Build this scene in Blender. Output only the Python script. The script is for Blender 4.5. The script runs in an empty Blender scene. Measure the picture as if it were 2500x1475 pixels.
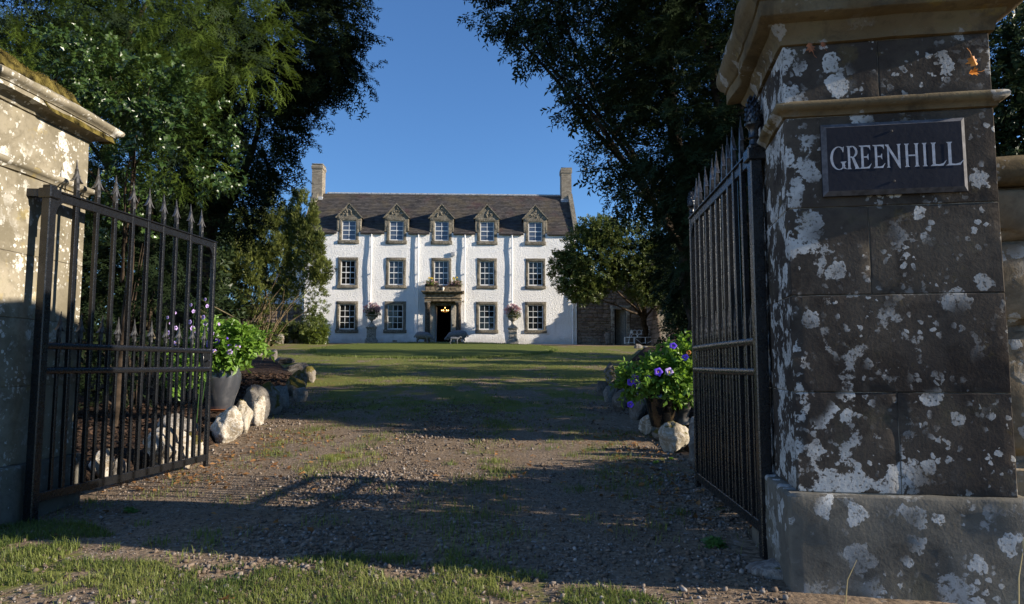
import bpy, bmesh, math, random
import numpy as np
from mathutils import Vector, Matrix

SC = bpy.context.scene
COL = SC.collection
R = math.radians
rng = np.random.default_rng(7)
random.seed(7)

# ------------------------------------------------------------------ camera, sky, sun, exposure
cam_d = bpy.data.cameras.new("camera")
cam_d.sensor_width = 36.0
cam_d.lens = 36.0 * 1700.0 / 2500.0
cam_d.clip_start = 0.05
cam_d.clip_end = 3000.0
cam = bpy.data.objects.new("camera", cam_d)
COL.objects.link(cam)
cam.location = (0, 0, 1.0)
cam.rotation_euler = (math.pi / 2 + math.atan(153 / 1700), 0, 0)
SC.camera = cam

SUN_EL = 18.8      # degrees above the horizon
SUN_AZ = -12.0     # degrees from +X towards +Y
SKY_STRENGTH = 0.097
SUN_STRENGTH = 5.0
EXPOSURE = 1.0
world = bpy.data.worlds.new("World")
SC.world = world
world.use_nodes = True
wn = world.node_tree
bg = wn.nodes["Background"]
sky = wn.nodes.new("ShaderNodeTexSky")
sky.sky_type = 'NISHITA'
sky.sun_disc = False
sky.sun_elevation = R(SUN_EL)
sky.sun_rotation = -R(90 - SUN_AZ)
sky.air_density = 1.0
sky.dust_density = 0.35
sky.ozone_density = 7.2
wn.links.new(sky.outputs[0], bg.inputs[0])
bg.inputs[1].default_value = SKY_STRENGTH

sun_d = bpy.data.lights.new("sun", 'SUN')
sun_d.energy = SUN_STRENGTH
sun_d.angle = R(0.53)
sun_d.color = (1.0, 0.89, 0.74)
sun = bpy.data.objects.new("sun", sun_d)
COL.objects.link(sun)
S_DIR = Vector((math.cos(R(SUN_EL)) * math.cos(R(SUN_AZ)), math.cos(R(SUN_EL)) * math.sin(R(SUN_AZ)), math.sin(R(SUN_EL))))
sun.rotation_euler = S_DIR.to_track_quat('Z', 'Y').to_euler()
sun.location = S_DIR * 60

SC.view_settings.view_transform = 'Standard'
SC.view_settings.look = 'None'
SC.view_settings.exposure = EXPOSURE
SC.view_settings.gamma = 1.0
SC.view_settings.use_curve_mapping = False
SC.render.engine = 'CYCLES'
SC.cycles.use_denoising = True
SC.cycles.max_bounces = 6
SC.cycles.diffuse_bounces = 3
SC.cycles.glossy_bounces = 3
SC.cycles.transparent_max_bounces = 6
SC.cycles.caustics_reflective = False
SC.cycles.caustics_refractive = False

# ------------------------------------------------------------------ small helpers
def _hash(ix, iy, iz, seed):
    h = (ix.astype(np.int64) * 374761393 + iy.astype(np.int64) * 668265263 + iz.astype(np.int64) * 2147483647 + seed * 1274126177) & 0xffffffff
    h = ((h ^ (h >> 13)) * 1274126177) & 0xffffffff
    h = (h ^ (h >> 16)) & 0xffffffff
    return h / 4294967295.0

def noise(p, freq=1.0, seed=0):
    """value noise in 0..1 at the points p (n,3)"""
    q = np.asarray(p, float) * freq
    i = np.floor(q).astype(np.int64)
    f = q - i
    f = f * f * (3 - 2 * f)
    out = 0
    for dx in (0, 1):
        for dy in (0, 1):
            for dz in (0, 1):
                w = (f[:, 0] if dx else 1 - f[:, 0]) * (f[:, 1] if dy else 1 - f[:, 1]) * (f[:, 2] if dz else 1 - f[:, 2])
                out = out + w * _hash(i[:, 0] + dx, i[:, 1] + dy, i[:, 2] + dz, seed)
    return out

def vnoise(p, freq, seed):
    return np.stack([noise(p, freq, seed + k) - 0.5 for k in range(3)], 1)

def zg(X, Y):
    """height of the ground"""
    X = np.asarray(X, float); Y = np.asarray(Y, float)
    t = np.clip(Y - 8, 0, None)
    z = 0.05 * np.clip((Y - 4) / 4, 0, 1) + 0.0642 * (t * t / (t + 1.2))
    z = np.minimum(z, 2.46 + 0.004 * np.clip(Y - 46, 0, 100))
    z = z - 0.008 * np.clip(X, -40, 40) * np.clip((Y - 6) / 40, 0, 1)
    return z

def g(x, y):
    return float(zg(x, y))

class B:
    """collects shapes for one mesh"""
    def __init__(self):
        self.V = []; self.F = []; self.n = 0
    def raw(self, V, F):
        V = np.asarray(V, float)
        self.V.append(V)
        self.F += [tuple(int(i) + self.n for i in f) for f in F]
        self.n += len(V)
        return self
    def box(self, x0, x1, y0, y1, z0, z1, M=None):
        V = np.array([(x, y, z) for z in (z0, z1) for y in (y0, y1) for x in (x0, x1)], float)
        if M is not None:
            V = np.array([M @ Vector(v) for v in V])
        return self.raw(V, [(0, 2, 3, 1), (4, 5, 7, 6), (0, 1, 5, 4), (2, 6, 7, 3), (0, 4, 6, 2), (1, 3, 7, 5)])
    def cbox(self, x0, x1, y0, y1, z0, z1, c=0.004, M=None):
        """box with chamfered edges"""
        V = []
        for sx, X in ((1, x0), (-1, x1)):
            for sy, Y in ((1, y0), (-1, y1)):
                for sz, Z in ((1, z0), (-1, z1)):
                    V += [(X, Y + sy * c, Z + sz * c), (X + sx * c, Y, Z + sz * c), (X + sx * c, Y + sy * c, Z)]
        V = np.array(V)
        if M is not None:
            V = np.array([M @ Vector(v) for v in V])
        I = lambda i, j, k, a: ((i * 2 + j) * 2 + k) * 3 + a
        F = []
        F += [(I(0, 0, 0, 0), I(0, 0, 1, 0), I(0, 1, 1, 0), I(0, 1, 0, 0)), (I(1, 0, 0, 0), I(1, 1, 0, 0), I(1, 1, 1, 0), I(1, 0, 1, 0))]
        F += [(I(0, 0, 0, 1), I(1, 0, 0, 1), I(1, 0, 1, 1), I(0, 0, 1, 1)), (I(0, 1, 0, 1), I(0, 1, 1, 1), I(1, 1, 1, 1), I(1, 1, 0, 1))]
        F += [(I(0, 0, 0, 2), I(0, 1, 0, 2), I(1, 1, 0, 2), I(1, 0, 0, 2)), (I(0, 0, 1, 2), I(1, 0, 1, 2), I(1, 1, 1, 2), I(0, 1, 1, 2))]
        for i in (0, 1):
            for j in (0, 1):
                F.append((I(i, j, 0, 0), I(i, j, 0, 1), I(i, j, 1, 1), I(i, j, 1, 0)))
                F.append((I(i, 0, j, 0), I(i, 1, j, 0), I(i, 1, j, 2), I(i, 0, j, 2)))
                F.append((I(0, i, j, 1), I(1, i, j, 1), I(1, i, j, 2), I(0, i, j, 2)))
                for k in (0, 1):
                    F.append((I(i, j, k, 0), I(i, j, k, 1), I(i, j, k, 2)))
        return self.raw(V, F)
    def tube(self, pts, r, n=8, cap=True, up=None):
        P = np.array(pts, float)
        m = len(P)
        rad = np.full(m, r) if np.isscalar(r) else np.array(r, float)
        T = np.gradient(P, axis=0)
        T /= np.linalg.norm(T, axis=1)[:, None] + 1e-12
        a = np.array((0, 0, 1.0)) if up is None else np.array(up, float)
        if abs(T[0] @ a) > 0.95:
            a = np.array((1.0, 0, 0))
        V = []
        for i in range(m):
            s = np.cross(T[i], a); s /= np.linalg.norm(s) + 1e-12
            b = np.cross(s, T[i])
            for k in range(n):
                t = 2 * math.pi * (k + 0.5) / n
                V.append(P[i] + rad[i] * (math.cos(t) * s + math.sin(t) * b))
            a = b
        F = []
        for i in range(m - 1):
            for k in range(n):
                k2 = (k + 1) % n
                F.append((i * n + k, i * n + k2, (i + 1) * n + k2, (i + 1) * n + k))
        if cap:
            F.append(tuple(range(n))[::-1]); F.append(tuple((m - 1) * n + k for k in range(n)))
        return self.raw(V, F)
    def lathe(self, prof, n=20, c=(0, 0, 0), wob=0):
        """prof: (radius, z) from the bottom up"""
        V = []
        for r, z in prof:
            for k in range(n):
                t = 2 * math.pi * k / n
                rr = r * (1 + wob * math.sin(3 * t + 7 * z))
                V.append((c[0] + rr * math.cos(t), c[1] + rr * math.sin(t), c[2] + z))
        m = len(prof)
        F = []
        for i in range(m - 1):
            for k in range(n):
                k2 = (k + 1) % n
                F.append((i * n + k, i * n + k2, (i + 1) * n + k2, (i + 1) * n + k))
        F.append(tuple(range(n))[::-1]); F.append(tuple((m - 1) * n + k for k in range(n)))
        return self.raw(V, F)
    def prism(self, poly, d0, d1, axis='y'):
        """poly: 2-D points, extruded from d0 to d1 along the axis"""
        k = len(poly)
        def P(a, b, d):
            return (a, d, b) if axis == 'y' else ((d, a, b) if axis == 'x' else (a, b, d))
        V = [P(a, b, d0) for a, b in poly] + [P(a, b, d1) for a, b in poly]
        F = [tuple(range(k))[::-1], tuple(range(k, 2 * k))]
        for i in range(k):
            j = (i + 1) % k
            F.append((i, j, k + j, k + i))
        return self.raw(V, F)
    def rbox(self, x0, x1, y0, y1, z0, z1, step=0.06, rnd=0.012, amp=0.006, freq=6.0, seed=0):
        """stone block: subdivided, rounded and worn"""
        lo = np.array((x0, y0, z0)); hi = np.array((x1, y1, z1))
        rnd = min(rnd, 0.4 * float((hi - lo).min()))
        ax = []
        for a in range(3):
            k = max(1, int(round((hi[a] - lo[a] - 2 * rnd) / step)))
            ax.append(np.concatenate([[lo[a], lo[a] + rnd * 0.4], np.linspace(lo[a] + rnd, hi[a] - rnd, k + 1), [hi[a] - rnd * 0.4, hi[a]]]))
        for a in range(3):
            b, c = (a + 1) % 3, (a + 2) % 3
            nb, nc = len(ax[b]), len(ax[c])
            for side in (0, 1):
                gb, gc = np.meshgrid(ax[b], ax[c], indexing='ij')
                P = np.zeros((nb * nc, 3))
                P[:, b] = gb.ravel(); P[:, c] = gc.ravel(); P[:, a] = hi[a] if side else lo[a]
                Q = np.clip(P, lo + rnd, hi - rnd)
                D = P - Q
                L = np.linalg.norm(D, axis=1)[:, None]
                nd = D / (L + 1e-9)
                edge = (np.abs(nd).max(1) < 0.98)[:, None]
                P = Q + nd * rnd
                nz = (noise(P, freq, seed) - 0.5)[:, None] * 1.2 + (noise(P, freq * 3.1, seed + 5) - 0.5)[:, None] * 0.6
                P = P + nd * nz * amp - nd * edge * np.clip(noise(P, freq * 1.7, seed + 9) - 0.45, 0, 1)[:, None] * amp * 3.0
                F = []
                for i in range(nb - 1):
                    for j in range(nc - 1):
                        q = (i * nc + j, (i + 1) * nc + j, (i + 1) * nc + j + 1, i * nc + j + 1)
                        F.append(q if side else q[::-1])
                self.raw(P, F)
        return self
    def mesh(self, name, mat, smooth=None, weld=0.0, tint=None):
        me = bpy.data.meshes.new(name)
        V = np.concatenate(self.V) if self.V else np.zeros((0, 3))
        me.from_pydata(V.tolist(), [], self.F)
        if mat is not None:
            me.materials.append(mat)
        me.update()
        if weld or smooth is not None:
            bm = bmesh.new(); bm.from_mesh(me)
            if weld:
                bmesh.ops.remove_doubles(bm, verts=bm.verts, dist=weld)
            bmesh.ops.recalc_face_normals(bm, faces=bm.faces)
            bm.to_mesh(me); bm.free()
        if smooth is not None:
            me.polygons.foreach_set('use_smooth', np.ones(len(me.polygons), bool))
            me.set_sharp_from_angle(angle=R(smooth))
        return me

def tri_mesh(name, V, F, mat, tint=None, smooth=False):
    """a large triangle mesh from arrays"""
    me = bpy.data.meshes.new(name)
    V = np.ascontiguousarray(V, np.float32); F = np.ascontiguousarray(F, np.int32)
    me.vertices.add(len(V)); me.vertices.foreach_set('co', V.ravel())
    me.loops.add(F.size); me.loops.foreach_set('vertex_index', F.ravel())
    me.polygons.add(len(F)); me.polygons.foreach_set('loop_start', np.arange(len(F), dtype=np.int32) * F.shape[1])
    if smooth:
        me.polygons.foreach_set('use_smooth', np.ones(len(F), bool))
    if tint is not None:
        a = me.attributes.new('tint', 'FLOAT', 'POINT')
        a.data.foreach_set('value', np.ascontiguousarray(tint, np.float32))
    me.materials.append(mat)
    me.update(calc_edges=True)
    return me

def obj(name, me, parent=None, loc=(0, 0, 0), rot=None, label=None, kind=None):
    o = bpy.data.objects.new(name, me)
    COL.objects.link(o)
    o.location = loc
    if rot is not None:
        o.rotation_euler = rot
    if parent is not None:
        o.parent = parent
    if label:
        o['label'] = label
    if kind:
        o['kind'] = kind
    return o

def thing(name, label, cat, loc=(0, 0, 0), rz=0.0, group=None):
    o = bpy.data.objects.new(name, None)
    COL.objects.link(o)
    o.location = loc
    o.rotation_euler = (0, 0, rz)
    o['label'] = label; o['category'] = cat
    if group:
        o['group'] = group
    return o

def tag(o, label, cat, group=None):
    o['label'] = label; o['category'] = cat
    if group:
        o['group'] = group
    return o

def ico(sub):
    t = (1 + 5 ** 0.5) / 2
    V = [(-1, t, 0), (1, t, 0), (-1, -t, 0), (1, -t, 0), (0, -1, t), (0, 1, t), (0, -1, -t), (0, 1, -t), (t, 0, -1), (t, 0, 1), (-t, 0, -1), (-t, 0, 1)]
    V = [np.array(v) / np.linalg.norm(v) for v in V]
    F = [(0, 11, 5), (0, 5, 1), (0, 1, 7), (0, 7, 10), (0, 10, 11), (1, 5, 9), (5, 11, 4), (11, 10, 2), (10, 7, 6), (7, 1, 8), (3, 9, 4), (3, 4, 2), (3, 2, 6), (3, 6, 8), (3, 8, 9), (4, 9, 5), (2, 4, 11), (6, 2, 10), (8, 6, 7), (9, 8, 1)]
    for _ in range(sub):
        cache = {}; F2 = []
        def mid(a, b):
            k = (min(a, b), max(a, b))
            if k not in cache:
                m = V[a] + V[b]; V.append(m / np.linalg.norm(m)); cache[k] = len(V) - 1
            return cache[k]
        for a, b, c in F:
            ab, bc, ca = mid(a, b), mid(b, c), mid(c, a)
            F2 += [(a, ab, ca), (b, bc, ab), (c, ca, bc), (ab, bc, ca)]
        F = F2
    return np.array(V), np.array(F)
ICO0, ICO1, ICO2, ICO3 = ico(0), ico(1), ico(2), ico(3)

# ------------------------------------------------------------------ materials
class NT:
    def __init__(self, name):
        self.m = bpy.data.materials.new(name)
        self.m.use_nodes = True
        self.t = self.m.node_tree
        self.p = self.t.nodes["Principled BSDF"]
        self.out = self.t.nodes["Material Output"]
        tc = self.t.nodes.new("ShaderNodeTexCoord")
        self.co = tc.outputs['Object']
        self.gen = tc
    def n(self, kind, **kw):
        nd = self.t.nodes.new("ShaderNode" + kind)
        for k, v in kw.items():
            setattr(nd, k, v)
        return nd
    def set(self, sock, v):
        if isinstance(v, bpy.types.NodeSocket):
            self.t.links.new(v, sock)
        elif v is not None:
            if hasattr(sock.default_value, '__len__') and not hasattr(v, '__len__'):
                v = (v, v, v)
            if hasattr(v, '__len__') and len(v) == 3 and len(sock.default_value) == 4:
                v = tuple(v) + (1,)
            sock.default_value = v
    def noise(self, scale, detail=4, rough=0.55, co=None, out='Fac', dist=0.0):
        nd = self.n("TexNoise")
        self.set(nd.inputs['Vector'], co or self.co)
        nd.inputs['Scale'].default_value = scale; nd.inputs['Detail'].default_value = detail
        nd.inputs['Roughness'].default_value = rough; nd.inputs['Distortion'].default_value = dist
        return nd.outputs[out]
    def vor(self, scale, co=None, out='Distance', feature='F1', rand=1.0):
        nd = self.n("TexVoronoi", feature=feature)
        self.set(nd.inputs['Vector'], co or self.co)
        nd.inputs['Scale'].default_value = scale
        nd.inputs['Randomness'].default_value = rand
        return nd.outputs[out]
    def math(self, op, a, b=None, c=None, clamp=False):
        nd = self.n("Math", operation=op, use_clamp=clamp)
        self.set(nd.inputs[0], a)
        if b is not None: self.set(nd.inputs[1], b)
        if c is not None: self.set(nd.inputs[2], c)
        return nd.outputs[0]
    def vmath(self, op, a, b=None):
        nd = self.n("VectorMath", operation=op)
        self.set(nd.inputs[0], a)
        if b is not None: self.set(nd.inputs[1], b)
        return nd.outputs[0]
    def step(self, x, lo, hi):
        nd = self.n("MapRange", interpolation_type='SMOOTHSTEP')
        self.set(nd.inputs[0], x)
        self.set(nd.inputs[1], lo); self.set(nd.inputs[2], hi)
        return nd.outputs[0]
    def mix(self, f, a, b, blend='MIX'):
        nd = self.n("Mix", data_type='RGBA', blend_type=blend)
        self.set(nd.inputs[0], f); self.set(nd.inputs[6], a); self.set(nd.inputs[7], b)
        return nd.outputs[2]
    def sep(self, co=None):
        nd = self.n("SeparateXYZ"); self.set(nd.inputs[0], co or self.co)
        return nd.outputs
    def comb(self, x, y, z):
        nd = self.n("CombineXYZ")
        self.set(nd.inputs[0], x); self.set(nd.inputs[1], y); self.set(nd.inputs[2], z)
        return nd.outputs[0]
    def bump(self, h, strength=0.5, dist=0.02):
        nd = self.n("Bump")
        nd.inputs['Strength'].default_value = strength; nd.inputs['Distance'].default_value = dist
        self.set(nd.inputs['Height'], h)
        self.t.links.new(nd.outputs[0], self.p.inputs['Normal'])
        return nd.outputs[0]
    def distort(self, amt, scale):
        c = self.noise(scale, 3, out='Color')
        c = self.vmath('SUBTRACT', c, (0.5, 0.5, 0.5))
        c = self.vmath('MULTIPLY', c, (amt, amt, amt))
        return self.vmath('ADD', self.co, c)
    def done(self, col=None, rough=0.8, spec=0.3, metal=0.0):
        if col is not None: self.set(self.p.inputs['Base Color'], col)
        self.set(self.p.inputs['Roughness'], rough)
        self.set(self.p.inputs['Specular IOR Level'], spec)
        self.set(self.p.inputs['Metallic'], metal)
        return self.m

def plain(name, col, rough=0.7, spec=0.3, metal=0.0, var=0.15, scale=12, bump=0.0, bscale=40):
    t = NT(name)
    f = t.noise(scale, 4)
    c2 = tuple(max(0, c * (1 - var * 2)) for c in col)
    c = t.mix(t.step(f, 0.3, 0.7), c2, tuple(min(1, c * (1 + var)) for c in col))
    if bump:
        t.bump(t.noise(bscale, 4), bump, 0.01)
    return t.done(c, rough, spec, metal)

def lichen_stone(name, c0, c1, c2, cluster=False, lich=(0.50, 0.51, 0.50), amount=0.5, speck=0.5, yellow=0.0, dirt=0.5, stain=(0.03, 0.026, 0.022), patch=0.6):
    """weathered ashlar: mottled sandstone with crusts and discs of lichen"""
    t = NT(name)
    big = t.noise(1.7, 5)
    fine = t.noise(22, 6, 0.65)
    col = t.mix(t.step(big, 0.35, 0.68), c0, c1)
    col = t.mix(t.math('MULTIPLY', t.step(fine, 0.45, 0.75), 0.6), col, c2)
    st = t.step(t.noise(2.9, 6, 0.7, dist=0.6), 0.47, 0.62)
    col = t.mix(t.math('MULTIPLY', st, dirt), col, stain)
    d1 = t.distort(0.07, 9)
    d2 = t.distort(0.05, 24)
    mask = t.step(t.noise(2.3, 3, 0.6), 0.52 - 0.10 * amount, 0.60)
    # round discs
    dd1 = t.vmath('ADD', d1, t.vmath('MULTIPLY', t.vmath('SUBTRACT', t.noise(38, 3, out='Color'), (0.5, 0.5, 0.5)), (0.045, 0.045, 0.045)))
    v = t.vor(8.5, dd1)
    rnd = t.sep(t.vor(8.5, dd1, 'Color'))[0]
    rad = t.math('MULTIPLY', t.math('POWER', rnd, 1.6), 0.60)
    disc = t.step(t.math('SUBTRACT', rad, v), 0.0, 0.035)
    disc = t.math('MULTIPLY', disc, t.step(t.noise(1.6, 2), 0.44, 0.52))
    hole = t.step(t.math('SUBTRACT', t.noise(30, 4, 0.7), t.math('MULTIPLY', v, 0.35)), 0.50, 0.58)
    disc = t.math('MULTIPLY', disc, t.math('SUBTRACT', 1.0, t.math('MULTIPLY', hole, 0.75)))
    # small specks
    v2 = t.vor(38, d2)
    rnd2 = t.sep(t.vor(38, d2, 'Color'))[1]
    sp = t.step(t.math('SUBTRACT', t.math('MULTIPLY', t.math('POWER', rnd2, 2.2), 0.62), v2), 0.0, 0.08)
    sp = t.math('MULTIPLY', sp, t.step(t.noise(4.5, 4), 0.60 - 0.22 * speck, 0.66))
    # crusty patches
    pn = t.noise(5.5, 9, 0.66, co=d1)
    if cluster:
        X_, Y_, Z_ = t.sep()
        arris = t.step(X_, 0.20, 0.0)
        low = t.math('MULTIPLY', t.step(Z_, 0.95, 0.55), t.step(X_, 0.75, 0.2))
        mask = t.math('ADD', t.math('MULTIPLY', mask, 0.55), t.math('MULTIPLY', t.math('MAXIMUM', arris, low), 0.75), clamp=True)
        rt_ = t.math('SUBTRACT', 1.0, t.math('MULTIPLY', t.step(X_, 0.42, 0.66), 0.6))
        mask = t.math('MULTIPLY', mask, rt_)
        disc = t.math('MULTIPLY', disc, t.math('ADD', 0.35, t.math('MULTIPLY', rt_, 0.65)))
        pn = t.math('ADD', pn, t.math('MULTIPLY', t.math('MAXIMUM', arris, low), 0.045))
    pt = t.math('MULTIPLY', t.step(pn, 0.560, 0.585), mask)
    pt = t.math('MULTIPLY', pt, patch)
    L = t.math('MAXIMUM', t.math('MAXIMUM', disc, sp), pt)
    L = t.math('MULTIPLY', L, t.step(t.noise(60, 4), 0.30, 0.50))
    L = t.math('MULTIPLY', L, amount * 2, clamp=True)
    lc = t.mix(t.step(t.noise(9, 3), 0.3, 0.7), lich, tuple(c * 0.72 for c in lich))
    col = t.mix(L, col, lc)
    if yellow:
        y = t.step(t.noise(5.2, 6, 0.7), 0.58, 0.68)
        col = t.mix(t.math('MULTIPLY', y, yellow), col, (0.33, 0.24, 0.05))
    gl_ = t.math('MULTIPLY', t.step(t.noise(3.4, 6, 0.7), 0.55, 0.68), 0.35)
    col = t.mix(gl_, col, t.mix(0.5, col, (0.10, 0.10, 0.045)))
    h = t.math('ADD', t.math('MULTIPLY', t.noise(14, 8, 0.7), 0.6), t.math('MULTIPLY', t.noise(70, 4), 0.35))
    h = t.math('ADD', h, t.math('MULTIPLY', L, 0.12))
    t.bump(h, 0.5, 0.010)
    return t.done(col, 1.0, 0.06)

def leafmat(name, dark, light, rough=0.45, spec=0.4, trans=0.25, tr_col=None):
    t = NT(name)
    a = t.n("Attribute", attribute_name='tint')
    col = t.mix(a.outputs['Fac'], dark, light)
    t.done(col, rough, spec)
    tb = t.n("BsdfTranslucent")
    tc = t.mix(0.5, col, tr_col or tuple(min(1, c * 1.8) for c in light))
    t.set(tb.inputs[0], tc)
    ms = t.n("MixShader")
    ms.inputs[0].default_value = trans
    t.t.links.new(t.p.outputs[0], ms.inputs[1]); t.t.links.new(tb.outputs[0], ms.inputs[2])
    t.t.links.new(ms.outputs[0], t.out.inputs['Surface'])
    return t.m

MT = {}
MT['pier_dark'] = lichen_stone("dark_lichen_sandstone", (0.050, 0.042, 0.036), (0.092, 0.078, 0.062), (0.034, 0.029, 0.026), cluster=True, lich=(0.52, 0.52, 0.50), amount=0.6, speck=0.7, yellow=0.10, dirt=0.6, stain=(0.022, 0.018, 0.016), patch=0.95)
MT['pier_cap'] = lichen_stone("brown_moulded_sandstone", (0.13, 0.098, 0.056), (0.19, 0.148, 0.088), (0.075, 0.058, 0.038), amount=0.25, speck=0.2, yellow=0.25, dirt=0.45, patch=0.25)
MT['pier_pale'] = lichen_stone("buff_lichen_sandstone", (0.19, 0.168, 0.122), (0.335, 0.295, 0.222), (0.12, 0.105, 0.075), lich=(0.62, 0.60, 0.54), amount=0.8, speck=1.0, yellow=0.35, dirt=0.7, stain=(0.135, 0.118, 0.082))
MT['pier_grey'] = lichen_stone("grey_plinth_stone", (0.11, 0.102, 0.085), (0.17, 0.157, 0.13), (0.075, 0.07, 0.06), amount=0.5, speck=0.45, yellow=0.08, dirt=0.4)
MT['wall_stone'] = lichen_stone("rough_wall_stone", (0.24, 0.19, 0.125), (0.31, 0.25, 0.17), (0.14, 0.11, 0.08), lich=(0.55, 0.54, 0.50), amount=0.5, speck=0.5, dirt=0.4)
MT['mortar'] = plain("lime_mortar", (0.24, 0.21, 0.165), 0.95, 0.1, var=0.3, bump=0.6)

def iron():
    t = NT("black_gate_paint")
    b = t.math('ADD', t.noise(55, 5, 0.7), t.math('MULTIPLY', t.noise(9, 3), 0.6))
    t.bump(b, 0.35, 0.006)
    rust = t.step(t.noise(7, 6, 0.7), 0.70, 0.78)
    col = t.mix(t.math('MULTIPLY', rust, 0.5), (0.008, 0.0085, 0.010), (0.024, 0.016, 0.012))
    return t.done(col, t.math('ADD', 0.15, t.math('MULTIPLY', t.noise(30, 3), 0.25)), 0.6)
MT['iron'] = iron()
MT['iron_glint_worn'] = plain("worn_glint_spear_paint", (0.075, 0.075, 0.078), 0.32, 0.6, var=0.4, scale=30, bump=0.3)  # worn grey paint, lightened to stand in for sun glints on the heads

def harl():
    t = NT("white_harling")
    h = t.math('ADD', t.noise(13, 3, 0.6, dist=0.8), t.math('MULTIPLY', t.noise(31, 3, 0.6, dist=0.5), 0.5))
    t.bump(h, 0.75, 0.09)
    c = t.mix(t.step(t.noise(0.6, 4), 0.35, 0.7), (0.86, 0.85, 0.83), (0.80, 0.79, 0.77))
    xx, yy, zz = t.sep()
    sk = t.noise(1.0, 6, 0.7, co=t.comb(t.math('MULTIPLY', xx, 3.0), 0.0, t.math('MULTIPLY', zz, 0.35)))
    c = t.mix(t.math('MULTIPLY', t.step(sk, 0.54, 0.72), 0.34), c, (0.50, 0.49, 0.45))
    damp = t.math('MULTIPLY', t.step(t.math('ADD', zz, t.math('MULTIPLY', t.noise(2.0, 5), 0.9)), 0.95, 0.35), 0.55)
    c = t.mix(damp, c, (0.40, 0.39, 0.35))
    c = t.mix(t.math('MULTIPLY', t.step(t.noise(13, 3), 0.55, 0.75), 0.25), c, (0.60, 0.60, 0.60))
    return t.done(c, 0.9, 0.1)
MT['harl'] = harl()

def dressed():
    t = NT("weathered_window_stone")
    c = t.mix(t.step(t.noise(3.0, 6, 0.65), 0.35, 0.65), (0.125, 0.110, 0.084), (0.205, 0.183, 0.145))
    c = t.mix(t.step(t.noise(14, 6, 0.7), 0.56, 0.66), c, (0.46, 0.42, 0.33))
    c = t.mix(t.math('MULTIPLY', t.step(t.noise(8, 6, 0.7), 0.57, 0.66), 0.8), c, (0.09, 0.075, 0.05))
    t.bump(t.noise(12, 6, 0.7), 0.9, 0.05)
    return t.done(c, 0.92, 0.15)
MT['dressed'] = dressed()

def slate():
    t = NT("brown_roof_slate")
    isl = t.n("NewGeometry").outputs['Random Per Island']
    c = t.mix(isl, (0.036, 0.033, 0.032), (0.080, 0.071, 0.066))
    c = t.mix(t.math('MULTIPLY', t.step(t.noise(0.9, 5, 0.6), 0.42, 0.7), 0.6), c, (0.115, 0.092, 0.056))
    c = t.mix(t.math('MULTIPLY', t.step(t.noise(0.7, 4, 0.6, dist=0.4), 0.5, 0.75), 0.5), c, (0.10, 0.045, 0.045))
    c = t.mix(t.math('MULTIPLY', t.step(t.noise(9, 5, 0.7), 0.62, 0.72), 0.6), c, (0.30, 0.27, 0.22))
    t.bump(t.noise(25, 4), 0.4, 0.02)
    return t.done(c, 0.8, 0.3)
MT['slate'] = slate()
def brickmat(name, a, b):
    t = NT(name)
    isl = t.n("NewGeometry").outputs['Random Per Island']
    c = t.mix(isl, a, b)
    c = t.mix(t.math('MULTIPLY', t.step(t.noise(5, 5, 0.7), 0.5, 0.7), 0.5), c, tuple(x * 0.45 for x in a))
    t.bump(t.noise(30, 4), 0.5, 0.01)
    return t.done(c, 0.9, 0.15)
MT['brick'] = brickmat("pale_chimney_brick", (0.22, 0.19, 0.15), (0.35, 0.31, 0.25))
MT['rubble'] = brickmat("brown_rubble", (0.14, 0.105, 0.085), (0.27, 0.21, 0.165))
MT['white'] = plain("white_paint", (0.78, 0.78, 0.77), 0.45, 0.4, var=0.04)
MT['lead'] = plain("grey_lead", (0.36, 0.37, 0.39), 0.55, 0.4, var=0.2)
MT['gutter'] = plain("dark_gutter", (0.05, 0.042, 0.038), 0.6, 0.3)
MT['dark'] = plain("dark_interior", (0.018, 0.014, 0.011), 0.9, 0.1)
def glass(name, col, rough=0.03):
    t = NT(name)
    t.bump(t.noise(3.0, 2), 0.04, 0.02)
    m = t.done(col, rough, 0.5)
    return m
MT['glass'] = glass("window_glass", (0.012, 0.013, 0.014))
MT['glass_sky'] = glass("sky_lit_window_glass", (0.022, 0.032, 0.050))  # bluish sky reflection put into the base colour
MT['glass_up'] = glass("attic_window_glass", (0.075, 0.10, 0.15), 0.06)  # sky reflection and a pale blind behind, put into the base colour
MT['column'] = plain("dark_porch_stone", (0.10, 0.078, 0.058), 0.85, 0.2, var=0.35, bump=0.6)
MT['porch'] = plain("brown_porch_stone", (0.24, 0.19, 0.125), 0.85, 0.2, var=0.35, scale=5, bump=0.6)
MT['jamb'] = plain("pale_door_stone", (0.42, 0.38, 0.31), 0.8, 0.2, var=0.15)
MT['carved'] = plain("grey_carved_stone", (0.33, 0.30, 0.25), 0.88, 0.2, var=0.25, scale=8, bump=0.5)
MT['wool'] = plain("grey_cast_wool", (0.13, 0.135, 0.15), 0.75, 0.3, var=0.2, scale=10, bump=1.0, bscale=16)
MT['bark'] = plain("tree_bark", (0.050, 0.036, 0.025), 0.9, 0.15, var=0.4, scale=6, bump=0.9, bscale=18)
MT['bark_pale'] = plain("grey_green_bark", (0.16, 0.13, 0.075), 0.9, 0.15, var=0.35, scale=5, bump=0.9, bscale=16)
MT['twig'] = plain("thicket_stem", (0.19, 0.14, 0.08), 0.85, 0.2, var=0.35)
MT['yew'] = leafmat("yew_needles", (0.018, 0.040, 0.008), (0.100, 0.145, 0.022), 0.65, 0.10, 0.30)
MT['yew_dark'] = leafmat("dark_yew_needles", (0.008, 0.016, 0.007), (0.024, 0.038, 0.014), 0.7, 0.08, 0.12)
MT['holly'] = leafmat("holly_leaves", (0.020, 0.045, 0.010), (0.062, 0.105, 0.024), 0.34, 0.4, 0.15)
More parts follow.
